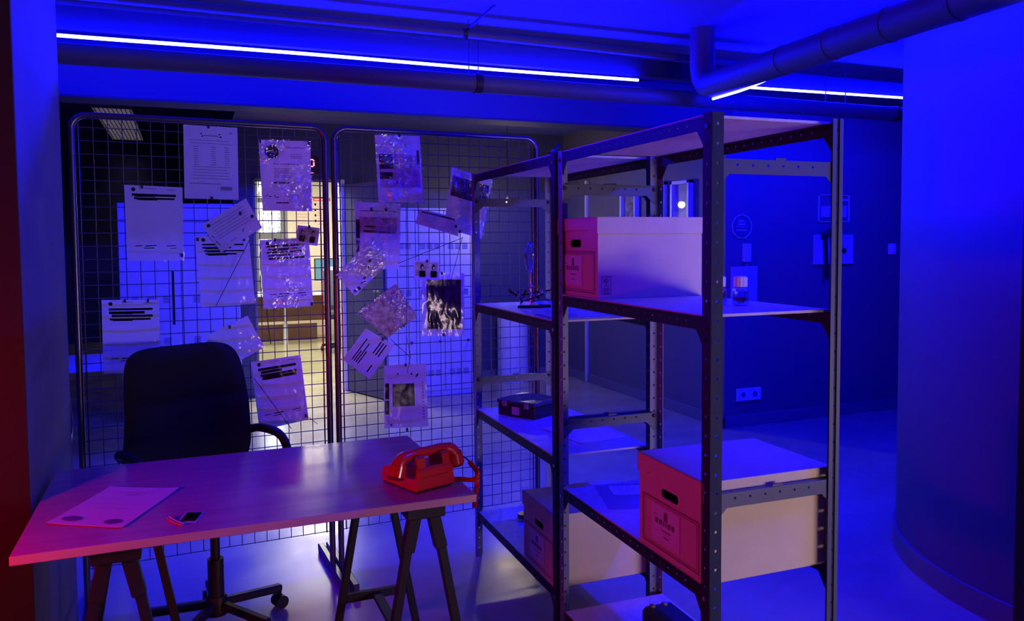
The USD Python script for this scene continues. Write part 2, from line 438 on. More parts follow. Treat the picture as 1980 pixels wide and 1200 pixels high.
def screen(s0, w, label):
    t = thing('mesh_screen', label, 'screen', PO + PE * s0, PYAW, None)
    H, r, rc = 1.947, .0125, .055
    pts = [(r, 0, .03), (r, 0, 1.0), (r, 0, H - rc - r)]
    pts += [(r + rc - rc * math.cos(a), 0, H - r - rc + rc * math.sin(a)) for a in np.linspace(.15, math.pi / 2, 7)]
    pts += [(w - p[0], 0, p[2]) for p in pts[::-1]]
    part('frame', tube(pts, r, 14), TUBE, t, 40)
    g = []
    wr = .0018
    for x in np.arange(.036, w - .03, .05):
        g.append(tube([(x, 0, .183), (x, 0, H - 2 * r + .004)], wr, 5))
    for k, z in enumerate(np.arange(.188, H - .03, .05)):
        g.append(tube([(.02, -.0034, z), (w - .02, -.0034, z)], wr, 5))
    part('wire_grid', g, WIRE, t, 40, kind='stuff')
    for x in (.036, w - .036):
        part('inner_rail', tube([(x, .0, .183), (x, 0, H - .05)], .003, 6), TUBE, t, 40)
    for k, x in enumerate((r, w - r)):
        f0 = .07 if (s0 > .5 and k) else .27
        part('foot', [bx(x - .014, x + .014, -f0, .27, .012, .042, .004), bx(x - .012, x + .012, -f0, -f0 + .03, 0, .014), bx(x - .012, x + .012, .24, .27, 0, .014)], TUBE, t)
    return t


screen(0, .973, 'left wire mesh screen behind the desk and chair')
screen(.986, .99, 'right wire mesh screen between the desk and shelving')


def P3(s, z, off):
    return PO + PE * s - PN * off + V(0, 0, z)


def sheet(corners, off, nu=8, nv=10, bow=.004, wr=0., seed=0, grow=0.):
    """corners: TL, TR, BR, BL as (s, z) on the screen's plane; returns mesh and a mapping f(u, v) -> point."""
    c = [V(*p) for p in corners]
    if grow:
        m0 = sum(c) / 4; c = [m0 + (p - m0) * (1 + grow) for p in c]

    def f(u, v, lift=0.):
        p = (c[0] * (1 - u) + c[1] * u) * (1 - v) + (c[3] * (1 - u) + c[2] * u) * v
        o = off + lift + bow * (math.sin(math.pi * u) * .6 + .5 * math.sin(2.1 * v + seed))
        if wr:
            q = np.array([[u * 7 + seed * 3.1, v * 3.5, seed * 1.7]])
            o += wr * (abs(float(meshkit.fbm(q, 3, seed)[0]) - .5) * 4 * np.clip(.25 + .9 * v, 0, 1))
        return P3(p[0], p[1], max(o, .009))
    vs = [f(i / nu, j / nv) for j in range(nv + 1) for i in range(nu + 1)]
    fs = []
    for j in range(nv):
        for i in range(nu):
            a = j * (nu + 1) + i; b = a + nu + 1
            fs += [[a, b, b + 1], [a, b + 1, a + 1]]
    return trimesh.Trimesh(vs, fs, process=False), f


def strip(f, u0, v0, u1, v1, h, lift=.0014, n=4):
    """A printed bar of height h (in v) from (u0, v0) to (u1, v1)."""
    vs, fs = [], []
    for i in range(n + 1):
        u, v = u0 + (u1 - u0) * i / n, v0 + (v1 - v0) * i / n
        vs += [f(u, v - h / 2, lift), f(u, v + h / 2, lift)]
    for i in range(n):
        a = 2 * i; fs += [[a, a + 1, a + 3], [a, a + 3, a + 2]]
    return trimesh.Trimesh(vs, fs, process=False)


def patch(f, u0, v0, u1, v1, lift=.0012, n=10):
    vs = [f(u0 + (u1 - u0) * i / n, v0 + (v1 - v0) * j / n, lift) for j in range(n + 1) for i in range(n + 1)]
    fs = []
    for j in range(n):
        for i in range(n):
            a = j * (n + 1) + i; b = a + n + 1
            fs += [[a, b, b + 1], [a, b + 1, a + 1]]
    return trimesh.Trimesh(vs, fs, process=False)


def disc(f, u, v, ru, rv, lift=.0014, n=24, lo=0., ):
    vs = [f(u, v, lift)] + [f(u + ru * math.cos(a), v + rv * math.sin(a), lift) for a in np.linspace(0, 2 * np.pi, n, endpoint=False)]
    return trimesh.Trimesh(vs, [[0, 1 + (i + 1) % n, 1 + i] for i in range(n)], process=False)


def letters(f, text, u, v, w, h, lift=.0018):
    """Lettering fitted to the rectangle that starts at (u, v) (its top left) and is w by h."""
    t = meshkit.text_mesh(text, 1.0, .05)
    lo, hi = t.bounds
    q = (t.vertices - lo) / (hi - lo)
    vs = [f(u + w * a, v + h * (1 - b), lift) for a, b, _ in q]
    return trimesh.Trimesh(vs, t.faces, process=False)


def textlines(f, u0, u1, v0, v1, n, h, rnd, fill=.9):
    out = []
    for k in range(n):
        v = v0 + (v1 - v0) * (k / max(1, n - 1)); u = u0
        end = u0 + (u1 - u0) * (fill + (1 - fill) * rnd.random())
        while u < end:
            w_ = min(.02 + .05 * rnd.random(), end - u)
            out.append(strip(f, u, v, u + w_, v, h, n=1)); u += w_ + .008
    return out


def clip(parent, f, u, v, m=BLACKP):
    p, q = f(u, v, .004), f(u, v - .03, .004)
    e = PN * -1
    part('clip', [T(bx(-.004, .004, -.003, .006, -.007, .007, .001), frame(p, PE, e, V(0, 0, 1)))], m, parent)


def redacted(f, rnd, top=.10, rows=4, left=.12, right=.88, sig=True, thick=.02):
    big, small = [], []
    big.append(disc(f, .15, .055, .035, .025))
    for k in range(rows):
        v = top + .045 * k
        a, b = left + .06 * rnd.random() * (k > 0), right - .35 * rnd.random() * (k % 2)
        big.append(strip(f, a, v, b, v - .004, thick * (.9 + .6 * rnd.random())))
        if rnd.random() > .4:
            big.append(strip(f, a + .05, v + .016, a + .4, v + .014, thick * .6))
    small += [strip(f, .35, .035, .55, .035, .008), strip(f, .72, .045, .88, .045, .008)]
    if sig:
        big += [strip(f, .14, .80, .27, .797, .010), strip(f, .32, .80, .52, .795, .012), strip(f, .30, .83, .48, .828, .010), strip(f, .70, .80, .86, .797, .010), strip(f, .76, .835, .88, .832, .008)]
        small += [strip(f, .62, .905, .95, .90, .004)]
    return big, small


def paper(label, corners, cat='paper', off=.016, ink=None, ink2=None, body=PAPER, sleeve=.03, wr=.003, bow=.004, clips=((.12, .02), (.88, .02)), group='papers pinned to the mesh screens', seed=0, name='pinned_paper', extra=None):
    t = thing(name, label, cat, (0, 0, 0), 0, group)
    me, f = sheet(corners, off, bow=bow, wr=0, seed=seed)
    part('sheet', me, body, t, True)
    rnd = random.Random(seed)
    if ink:
        a = ink(f, rnd)
        if isinstance(a, tuple):
            if a[0]: part('dark_print', a[0], INK, t, kind='stuff')
            if a[1]: part('fine_print', a[1], GREYINK, t, kind='stuff')
        else:
            part('dark_print', a, INK, t, kind='stuff')
    if extra:
        extra(t, f, rnd)
    if sleeve:
        sm, _ = sheet(corners, off + .005, nu=34, nv=44, bow=bow, wr=wr, seed=seed + 5, grow=sleeve)
        part('plastic_sleeve', sm, CRUMPLE if wr > .0095 else CRINKLE if wr > .0055 else SLEEVE, t, True, 'clear wrinkled plastic sleeve')
    for c in clips:
        clip(t, f, *c)
    return t


C = dict(
    P1=[(.404, 1.916), (.607, 1.913), (.605, 1.622), (.401, 1.625)], P2=[(.688, 1.869), (.897, 1.872), (.899, 1.579), (.698, 1.579)],
    P3=[(.187, 1.674), (.395, 1.668), (.391, 1.379), (.191, 1.379)], P4=[(.096, 1.232), (.298, 1.226), (.294, .937), (.094, .948)],
    P5=[(.461, 1.519), (.632, 1.629), (.694, 1.509), (.531, 1.409)], P6=[(.434, 1.476), (.641, 1.472), (.659, 1.197), (.452, 1.189)],
    P7=[(.683, 1.458), (.883, 1.468), (.895, 1.177), (.692, 1.173)], P8=[(.836, 1.52), (.928, 1.507), (.916, 1.432), (.827, 1.445)],
    P9=[(.462, 1.071), (.628, 1.148), (.691, 1.011), (.525, .93)], P10=[(.636, .954), (.838, .971), (.866, .691), (.664, .665)],
    P11=[(1.175, 1.912), (1.38, 1.918), (1.393, 1.625), (1.187, 1.62)], P12=[(1.081, 1.621), (1.286, 1.615), (1.276, 1.326), (1.08, 1.33)],
    P13=[(.992, 1.307), (1.125, 1.442), (1.221, 1.359), (1.071, 1.213)], P14=[(1.08, 1.138), (1.256, 1.262), (1.354, 1.112), (1.216, 1.022)],
    P15=[(1.012, .942), (1.116, 1.072), (1.244, .989), (1.13, .845)], P16=[(1.2, .898), (1.393, .895), (1.402, .605), (1.196, .617)],
    P17=[(1.382, 1.305), (1.585, 1.299), (1.58, 1.012), (1.378, 1.026)], P18=[(1.338, 1.364), (1.46, 1.357), (1.459, 1.272), (1.337, 1.28)],
    P19=[(1.365, 1.593), (1.541, 1.557), (1.55, 1.469), (1.347, 1.528)], P20=[(1.527, 1.782), (1.728, 1.733), (1.67, 1.459), (1.486, 1.51)])


def ink1(f, r):
    big = [disc(f, .32, .11, .014, .010), disc(f, .66, .11, .014, .010), disc(f, .34, .145, .014, .01), disc(f, .68, .145, .016, .012)]
    sm = [strip(f, .36, .135, .64, .135, .012), strip(f, .84, .085, .90, .085, .012)] + textlines(f, .12, .9, .20, .24, 2, .007, r)
    for u in (.18, .5, .75):
        sm += textlines(f, u, u + .09, .29, .53, 9, .009, r)
    return big, sm + textlines(f, .16, .86, .56, .72, 5, .008, r) + textlines(f, .10, .7, .79, .79, 1, .012, r) + [strip(f, .66, .85, .88, .85, .05)]


def ink2(f, r):
    big = [disc(f, .235, .165, .135, .097)]
    sm = textlines(f, .52, .88, .10, .10, 1, .016, r) + textlines(f, .6, .84, .2, .25, 3, .009, r) + textlines(f, .26, .78, .335, .335, 1, .014, r) + textlines(f, .26, .62, .40, .52, 6, .010, r)
    big += textlines(f, .25, .56, .60, .605, 1, .022, r) + [strip(f, .08, .80, .12, .77, .012), strip(f, .13, .795, .2, .795, .008), strip(f, .24, .775, .28, .81, .014), strip(f, .29, .81, .33, .805, .012)]
    big += textlines(f, .28, .55, .885, .875, 1, .018, r)
    return big, sm


def logo(t, f, r):
    part('logo_lettering', letters(f, 'eclipse', .125, .148, .22, .034, .0022), PAPERF, t)


def ink5(f, r):
    return [disc(f, .10, .12, .035, .05), disc(f, .93, .55, .035, .05), strip(f, .04, .42, .06, .52, .06), strip(f, .05, .62, .075, .8, .09), strip(f, .60, .80, .66, .72, .03)], textlines(f, .12, .9, .16, .62, 6, .016, r) + [strip(f, .3, .86, .42, .86, .02)]


def red(rows=4, top=.10, sig=True, thick=.02, right=.88):
    return lambda f, r: redacted(f, r, top, rows, .12, right, sig, thick)


paper('table printout in a sleeve hung high on the left screen', C['P1'], ink=ink1, seed=1, wr=.002, clips=((.46, .01), (.5, .99)))
paper('letter with a round black logo beside the red clock', C['P2'], ink=ink2, seed=2, wr=.006, extra=logo, clips=((.03, .02), (.97, .03)))
paper('redacted letter left of the others over the left cabinet', C['P3'], ink=red(2, .125, thick=.028), seed=3, wr=.004, clips=((.3, .02), (.97, .93)))
paper('redacted letter lowest at the left, half behind the chair', C['P4'], ink=red(4, .13, thick=.024), seed=4, wr=.003, clips=((.4, .01), (.8, .01)))
paper('redacted letter under the tilted card on the left screen', C['P6'], ink=red(4, .12, False, .018), seed=6, wr=.002, clips=((.05, .05), (.9, .04)))
paper('tilted typed card pinned over a redacted letter', C['P5'], cat='card', off=.026, ink=ink5, seed=5, wr=.003, clips=((.75, .3),))
paper('redacted letter below the logo letter in the doorway', C['P7'], ink=red(5, .10, thick=.022), seed=7, wr=.006, clips=((.3, .01), (.97, .97)))


def faces(n):
    def fn(t, f, r):
        part('photo_image', patch(f, .06, .09, .94, .81), PHOTO, t)
        big = []
        for u in n:
            big += [disc(f, u, .34, .07, .16, .0018), strip(f, u - .12, .70, u + .12, .70, .34, .0018), ]
        part('dark_print', big, INK, t)
        part('pale_print', [disc(f, u + .01, .38, .045, .10, .0022) for u in n], mat('photo_skin', (.45, .42, .45), .5), t)
    return fn


paper('small photo of people pinned below the logo letter', C['P8'], cat='photo', off=.026, seed=8, wr=.004, extra=faces((.25, .72)), clips=((.5, .02),), sleeve=.08)
paper('tilted sheet sticking out above the chair back', C['P9'], seed=9, wr=.003, clips=((.55, .06),))
paper('redacted letter low on the left screen right of the chair', C['P10'], ink=red(4, .13, thick=.03), seed=10, wr=.004, clips=((.05, .97), (.95, .93)))


def scan(u0, v0, u1, v1, m, extra_ink=None):
    def fn(t, f, r):
        v = (v0 + v1) / 2
        part('scan', patch(f, u0, v0, u1, v1), m, t)
        if extra_ink:
            part('dark_print', extra_ink(f), INK, t, kind='stuff')
    return fn


paper('photocopy with black squares hung high on the right screen', C['P11'], seed=11, wr=.011, clips=((.53, .0),), extra=scan(.06, .28, .95, .78, MAPP, lambda f: [strip(f, .06, .39, .36, .39, .22, .0018), strip(f, .90, .33, .96, .33, .22, .0018), strip(f, .06, .60, .34, .60, .10, .0018), strip(f, .34, .13, .36, .15, .02), strip(f, .64, .12, .67, .15, .02)]))
paper('crumpled redacted sheet in a sleeve on the right screen', C['P12'], seed=12, wr=.012, clips=((.35, .1), (.67, .1)), extra=scan(.10, .22, .92, .46, MAPP, lambda f: [strip(f, .02, .40, .10, .40, .28), strip(f, .02, .66, .09, .66, .18), strip(f, .1, .13, .9, .12, .008), strip(f, .18, .43, .86, .45, .03), strip(f, .2, .36, .5, .36, .02)]))
paper('tilted note with small black marks over the crumpled sheet', C['P13'], cat='note', off=.032, seed=13, wr=.007, clips=((.75, .5),), ink=lambda f, r: [disc(f, .62, .62, .03, .04), disc(f, .40, .78, .04, .05), strip(f, .05, .85, .10, .88, .1), strip(f, .14, .9, .2, .9, .12), strip(f, .27, .82, .38, .90, .04)])
paper('tilted creased map on the right screen', C['P14'], cat='map', off=.022, body=MAPP, seed=14, wr=.012, clips=((.55, .98),))
paper('tilted sheet with long black stripes below the map', C['P15'], off=.03, seed=15, wr=.002, sleeve=0, clips=((.98, .6),), ink=lambda f, r: [strip(f, .14, .22 + .07 * k, .45 + .35 * r.random(), .22 + .07 * k, .03) for k in range(4)] + [strip(f, .55, .62 + .09 * k, .9, .62 + .09 * k, .035) for k in range(3)] + [strip(f, .1, .8, .3, .8, .04)])
paper('photocopy with one black square lowest on the right screen', C['P16'], seed=16, wr=.003, clips=((.5, .0), (.5, 1.03)), ink=lambda f, r: ([strip(f, .02, .41, .11, .41, .25), strip(f, .02, .67, .11, .67, .22), strip(f, .3, .13, .33, .16, .03), strip(f, .62, .14, .66, .16, .03), strip(f, .74, .2, .80, .16, .04), strip(f, .14, .95, .17, .95, .03)], [strip(f, .88 + .02 * r.random(), .3 + .05 * k, .92, .3 + .05 * k, .02) for k in range(12)]), extra=scan(.19, .30, .70, .66, SCAN))
paper('dark photocopy in a sleeve beside the shelving', C['P17'], seed=17, wr=.005, clips=((.5, .99), (.45, 0)), extra=scan(.10, .10, .92, .90, SCAN))
paper('small photo of two people over the dark photocopy', C['P18'], cat='photo', off=.03, seed=18, wr=0, sleeve=0, extra=faces((.32, .76)), clips=((.5, .02),))
paper('curled strip of paper in a crumpled sleeve', C['P19'], cat='paper', off=.035, seed=19, wr=.02, clips=((.95, .5),), ink=lambda f, r: [strip(f, .08, .15, .95, .15, .1)])
paper('crumpled photocopy half hidden by the shelf post', C['P20'], off=.02, seed=20, wr=.014, clips=((.5, .02), (.4, .99)), extra=scan(.05, .12, .95, .45, SCAN))


def yarn(label, pts, m=THREAD):
    one('thread', tube([P3(s, z, o) for s, z, o in pts], .0013, 5), m, label, 'thread', 'threads strung between the papers')


yarn('dark thread crossing the letter under the tilted card', [(.639, 1.458, .05), (.505, 1.194, .04)])
yarn('dark thread crossing the lowest letter beside the chair', [(.644, .89, .05), (.79, .663, .04)])
yarn('thread end sticking out beside the lowest left letter', [(.866, .702, .03), (.9, .671, .03)])
yarn('thread from the curled strip to the crumpled sheet', [(1.568, 1.464, .05), (1.26, 1.352, .05)])
yarn('thread hanging down the middle of the right screen', [(1.307, 1.601, .03), (1.304, 1.2, .034), (1.296, .909, .03)])
yarn('thread between the map and the lowest photocopy', [(1.22, 1.02, .05), (1.311, .931, .05)])
yarn('red thread above the lowest photocopy', [(1.30, 1.02, .035), (1.315, .94, .04), (1.30, .86, .03)], REDTH)
yarn('thread from the shelf corner down to the dark photocopy', [(1.565, 1.46, .045), (1.44, 1.04, .04)])

# ------------------------------------------------------------------ desk
DO = V(-.382894, 2.125068, 0)
DW, DD, DZ, DT = 1.125, .761, .738, .022
desk = thing('trestle_desk', 'pale wood desk top on two black trestles', 'desk', DO)
part('desk_top', bx(0, DW, 0, DD, DZ - DT, DZ, .0015), LAMIN, desk)
for s in (.215, .985):
    tr = part('trestle', bx(s - .055, s + .055, .02, DD - .03, DZ - DT - .035, DZ - DT - .001, .003), DARKST, desk)
    for t in (.05, DD - .07):
        for k in (-1, 1):
            part('leg', [bar((s + k * .028, t, DZ - DT - .01), (s + k * .155, t, .003), .025, .026, .003), bar((s + k * .022, t, DZ - DT - .012), (s + k * .048, t, DZ - DT - .13), .034, .034, .003)], DARKST, tr)
        part('cross_bar', bar((s - .12, t, .20), (s + .12, t, .20), .018, .03), DARKST, tr)
    part('stretcher', bar((s, .05, .20), (s, DD - .07, .20), .03, .016), DARKST, tr)

# things on the desk
def flat(name, label, cat, corners, z, m, bow=.0, dx=DO, th=.0007):
    vs = []
    n = 8
    c = [V(*p, 0) for p in corners]
    top = []
    for j in range(n + 1):
        for i in range(n + 1):
            u, v = i / n, j / n
            p = (c[0] * (1 - u) + c[1] * u) * (1 - v) + (c[3] * (1 - u) + c[2] * u) * v
            top.append(dx + p + V(0, 0, z + th + bow * ((2 * u - 1) ** 4 + (2 * v - 1) ** 4) * .5))
    top = np.array(top); v = np.vstack([top, top - V(0, 0, th)]); N = (n + 1) ** 2; fs = []
    for j in range(n):
        for i in range(n):
            a = j * (n + 1) + i; b = a + n + 1
            fs += [[a, a + 1, b + 1], [a, b + 1, b], [N + a, N + b + 1, N + a + 1], [N + a, N + b, N + b + 1]]
    for k in range(n):
        for a, b in ((k, k + 1), (N - 1 - k, N - 2 - k), ((n + 1) * (k + 1), (n + 1) * k), (n + (n + 1) * k, n + (n + 1) * (k + 1))):
            fs += [[a, N + a, N + b], [a, N + b, b]]
    t = thing(name, label, cat)
    part('sheet', trimesh.Trimesh(v, fs, process=False), m, t, 30)

    def f(u, v, lift=.0005):
        p = (c[0] * (1 - u) + c[1] * u) * (1 - v) + (c[3] * (1 - u) + c[2] * u) * v
        return dx + p + V(0, 0, z + th + lift + .0008 + bow * ((2 * u - 1) ** 4 + (2 * v - 1) ** 4) * .5)
    return t, f


def fdisc(f, u, v, ru, rv, n=20, hole=0.):
    a = np.linspace(0, 2 * np.pi, n, endpoint=False)
    o = [f(u + ru * math.cos(t), v + rv * math.sin(t)) for t in a]
    i = [f(u + ru * hole * math.cos(t), v + rv * hole * math.sin(t)) for t in a]
    fs = []
    for k in range(n):
        j = (k + 1) % n
        fs += [[k, n + k, n + j], [k, n + j, j]]
    return trimesh.Trimesh(o + i, fs, process=False)


def fquad(f, u0, v0, u1, v1):
    return trimesh.Trimesh([f(u0, v0), f(u1, v0), f(u1, v1), f(u0, v1)], [[0, 1, 2], [0, 2, 3]], process=False)


t, f = flat('loose_paper', 'printed sheet with round stamps lying at the left of the desk', 'paper', [(.17, .495), (.355, .40), (.225, .10), (.045, .215)], DZ, PAPERF, .004)
part('stamp', [fdisc(f, .22, .86, .13, .06, hole=.0), fdisc(f, .78, .88, .11, .055, hole=.0)], mat('stamp_ink', (.18, .10, .25), .6), t)
part('fine_print', [fquad(f, .25, .14, .75, .15), fquad(f, .4, .2, .6, .215), fquad(f, .12, .46, .85, .465), fquad(f, .3, .58, .8, .585)], mat('faint_ink', (.5, .46, .55), .6), t, kind='stuff')
t, f = flat('photo_card', 'small dark photo with a white border on the desk', 'photo', [(.372, .172), (.418, .152), (.395, .070), (.352, .088)], DZ, PAPERF)
part('photo_image', [fquad(f, .1, .08, .9, .86)], INK, t)
part('photo_subject', [fdisc(f, .5, .45, .2, .22)], mat('photo_red', (.4, .05, .04), .5), t)
t, f = flat('paper_scrap', 'thin curled scrap of paper beside the small photo', 'scrap', [(.322, .135), (.332, .138), (.368, .062), (.360, .058)], DZ, PAPERF, .006)

# telephone
ph = thing('telephone', 'red rotary telephone on the right end of the desk', 'telephone', DO + V(.972, .068, DZ), 20)
# local: x along the handset (width), y towards the dial (away from the camera), z up
prof = Polygon([(0, .008), (.004, .004), (.175, .004), (.185, .010), (.186, .036), (.178, .044), (.105, .066), (.085, .070), (.010, .068), (.002, .060)]).buffer(-.004).buffer(.004)
body = plate(prof, .135, (.135, 0, 0), (0, 1, 0), (0, 0, 1))
body = body.subdivide_to_size(.03)
body.apply_translation((-body.bounds[0][0], 0, 0))
tp_ = body.vertices.copy(); tp_[:, 0] = .0675 + (tp_[:, 0] - .0675) * (1 - .14 * np.clip(tp_[:, 2] / .07, 0, 1)); body.vertices = tp_
part('body', body, REDP, ph, 35)
part('base', bx(.006, .129, .006, .18, 0, .006, .002), BLACKP, ph)
nd, cd = V(0, .32, .947), V(.0675, .142, .0555)
part('dial', cyl(cd, cd + nd * .010, .038, 28), mat('dial_red', (.5, .01, .01), .15, coat=.6), ph, 30)
part('finger_stop', cyl(cd + V(-.03, 0, .014), cd + V(-.042, -.01, .016), .003), CHROME, ph)
hl = []
for k in range(10):
    a = math.radians(20 + 30 * k); q = V(math.cos(a), math.sin(a) * .947, -math.sin(a) * .32) * .026
    hl.append(cyl(cd + q + nd * .0095, cd + q + nd * .0108, .0052, 12))
part('finger_hole', hl, REDD, ph, kind='stuff')
for x in (.012, .098):
    hn = plate(Polygon([(.008, .06), (.082, .06), (.078, .088), (.066, .096), (.058, .086), (.034, .086), (.026, .100), (.014, .094)]), .026, (x + .026, 0, 0), (0, 1, 0), (0, 0, 1))
    hn.apply_translation((x - hn.bounds[0][0], 0, 0))
    part('cradle', hn, REDP, ph, 20)
part('back_seam', bx(.022, .112, -.0008, .002, .040, .0415), REDD, ph)
hs = spline([(-.030, .046, .076), (-.022, .046, .091), (-.004, .046, .099), (.0675, .046, .103), (.139, .046, .099), (.157, .046, .091), (.165, .046, .076)], 40)
hr = np.interp(np.linspace(0, 1, 40), [0, .12, .2, .5, .8, .88, 1], [.021, .018, .0145, .0130, .0145, .018, .021])
h = part('handset', [tube(hs, hr, 18), cyl((-.031, .046, .080), (-.038, .046, .050), .024, 24, .027), cyl((.166, .046, .080), (.173, .046, .050), .024, 24, .027)], REDP, ph, 50)
part('earpiece_cap', cyl((-.038, .046, .050), (-.0395, .046, .041), .027, 24, .023), REDD, h, 30)
part('earpiece_cap', cyl((.173, .046, .050), (.1745, .046, .041), .027, 24, .023), REDD, h, 30)
cs = spline([(.178, .046, .07), (.190, .03, .066), (.200, .010, .05)], 30)
part('cord_end', tube(cs, .0024, 8), BLACKP, ph, 60)
cs = spline([(.199, .012, .052), (.205, -.004, .036), (.203, -.022, .018), (.190, -.026, .0105), (.165, -.012, .0105), (.138, .004, .0105)], 130)
part('cord', tube(cs, .0072 + .0012 * np.sin(np.arange(130) * 2.4), 10), REDP, ph, 60)
cs = spline([(.196, -.026, .012), (.188, -.036, .0), (.181, -.036, -.04), (.179, -.036, -.070)], 70)
part('cord', tube(cs, .0078 + .0012 * np.sin(np.arange(70) * 2.4), 10), REDP, ph, 60)

# ------------------------------------------------------------------ office chair
ch = thing('office_chair', 'black office chair tucked behind the desk', 'chair', (.082, 3.20, 0), 28)
cvs = []
NU, NV = 22, 26
for side_ in (0, 1):
    for j in range(NV + 1):
        for i in range(NU + 1):
            u, v = i / NU * 2 - 1, j / NV * 2 - 1
            r = 6.0
            k = max(abs(u), abs(v)); d = (abs(u) ** r + abs(v) ** r) ** (1 / r)
            uu, vv = (u * k / d, v * k / d) if d > 0 else (0, 0)
            wdt = .250 - .018 * vv
            edge = (1 - min(1, max(abs(u), abs(v))) ** 8)
            y = .20 + .03 * (uu ** 2) * -1 - .02 * (1 - vv ** 2) + .03 * max(0, vv) + (.030 * edge if side_ == 0 else -.030 * edge)
            if side_ == 1:
                y += .016 * math.exp(-((v - .22) / .05) ** 2) * edge
            cvs.append((uu * wdt, y, .800 + vv * .255))
fs = []
S = (NU + 1) * (NV + 1)
for side_ in (0, 1):
    for j in range(NV):
        for i in range(NU):
            a = side_ * S + j * (NU + 1) + i; b = a + NU + 1
            q = [[a, b, b + 1], [a, b + 1, a + 1]]
            fs += q if side_ == 0 else [x[::-1] for x in q]
part('backrest', trimesh.Trimesh(cvs, fs, process=True), BLACKF, ch, 60)
part('seat', trimesh.Trimesh(bx(-.23, .23, -.24, .20, .45, .52, .03).vertices, bx(-.23, .23, -.24, .20, .45, .52, .03).faces), BLACKF, ch)
part('back_bar', tube(spline([(0, .05, .43), (0, .19, .44), (0, .235, .52), (0, .225, .8)], 14), .018, 10), BLACKP, ch, 50)
for k in (-1, 1):
    part('armrest', tube(spline([(k * .235, -.02, .47), (k * .275, -.05, .52), (k * .285, -.06, .62), (k * .28, -.03, .68), (k * .275, .05, .700), (k * .27, .14, .695), (k * .235, .215, .66)], 24), .017, 10), BLACKP, ch, 50)
part('seat_mechanism', bx(-.07, .11, -.06, .10, .40, .45, .008), BLACKP, ch)
part('gas_lift', [cyl((0, 0, .22), (0, 0, .41), .017, 18), cyl((0, 0, .09), (0, 0, .27), .029, 18)], BLACKP, ch, 30)
part('hub', lathe([(0, .06), (.04, .06), (.045, .10), (.034, .13), (0, .135)], 20), BLACKP, ch, 30)
for k in range(5):
    a = math.radians(-6 + 72 * k); c, s = math.cos(a), math.sin(a)
    leg = part('base_arm', bar((c * .03, s * .03, .098), (c * .262, s * .262, .078), .032, .030, .006), BLACKP, ch)
    q = V(c * .255, s * .255, 0); n_ = V(-s, c, 0)
    cst = part('caster', [cyl(q + n_ * .012 + V(0, 0, .0265), q + n_ * .026 + V(0, 0, .0265), .0255, 18), cyl(q - n_ * .026 + V(0, 0, .0265), q - n_ * .012 + V(0, 0, .0265), .0255, 18), cyl(q + V(0, 0, .02), q + V(0, 0, .07), .008)], BLACKP, ch, 30)

# ------------------------------------------------------------------ shelving
SO, SV, SU = V(1.15902403, 1.61221596, 0), V(.99959635, -.02841014, 0), V(.02841014, .99959635, 0)
SYAW = math.degrees(math.atan2(SV[1], SV[0]))
SD, SH = .393, 1.750
FL = .035


def holed(w, h, pitch, z0, x):
    p = rect(0, 0, w, h)
    hs = [Point(x, z).buffer(.0042, 2) for z in np.arange(z0, h - .01, pitch)]
    return p.difference(unary_union(hs))


def post(v, u, sv, su):
    """L section: an end flange along v and a face flange along u from the corner (v, u)."""
    th = .002
    a = holed(FL, SH, .047, .03, FL * .55)
    e = plate(a, th, (v, u, 0), (sv, 0, 0), (0, 0, 1))
    g = plate(a, th, (v, u, 0), (0, su, 0), (0, 0, 1))
    out = []
    for me, ax, want in ((e, 1, su), (g, 0, sv)):
        c = me.bounds.mean(0)[ax] - (u if ax == 1 else v)
        if c * want < 0:
            sh = V(0, 0, 0); sh[ax] = want * th; me = T(me, trimesh.transformations.translation_matrix(sh))
        me.fix_normals(); out.append(me)
    rl = bx(v, v + sv * .0035, u, u + su * .0035, 0, SH, .001)
    return out + [rl]


def beam(L, z, y0, face):
    """Long beam at v = y0, its face flange with corner gussets and a ledge under the board; face is the inward sign."""
    g, h = .045, .038
    o = Polygon([(0, z - .004), (L, z - .004), (L, z - .085), (L - .03, z - .085), (L - g - .02, z - h), (g + .02, z - h), (.03, z - .085), (0, z - .085)])
    o = o.difference(unary_union([Point(x, z - .020).buffer(.0032, 2) for x in np.arange(.11, L - .1, .042)]))
    p = plate(o, .0018, (y0, 0, 0), (0, 1, 0), (0, 0, 1))
    led_ = bx(y0, y0 + face * .022, .04, L - .04, z - .0095, z - .0078)
    return [p, led_]


def end_bar(u, z, su):
    o = Polygon([(.004, z), (SD - .004, z), (SD - .004, z - .066), (SD - .02, z - .066), (SD - .052, z - .036), (.052, z - .036), (.02, z - .066), (.004, z - .066)])
    o = o.difference(unary_union([Point(x, z - .014).buffer(.0034, 2) for x in np.arange(.075, SD - .06, .045)]))
    p = plate(o, .0018, (0, u, 0), (1, 0, 0), (0, 0, 1))
    return [p, bx(.03, SD - .03, u, u + su * .016, z - .0016, z), bx(SD * .48, SD * .56, u, u + su * .003, z, z + .006)]


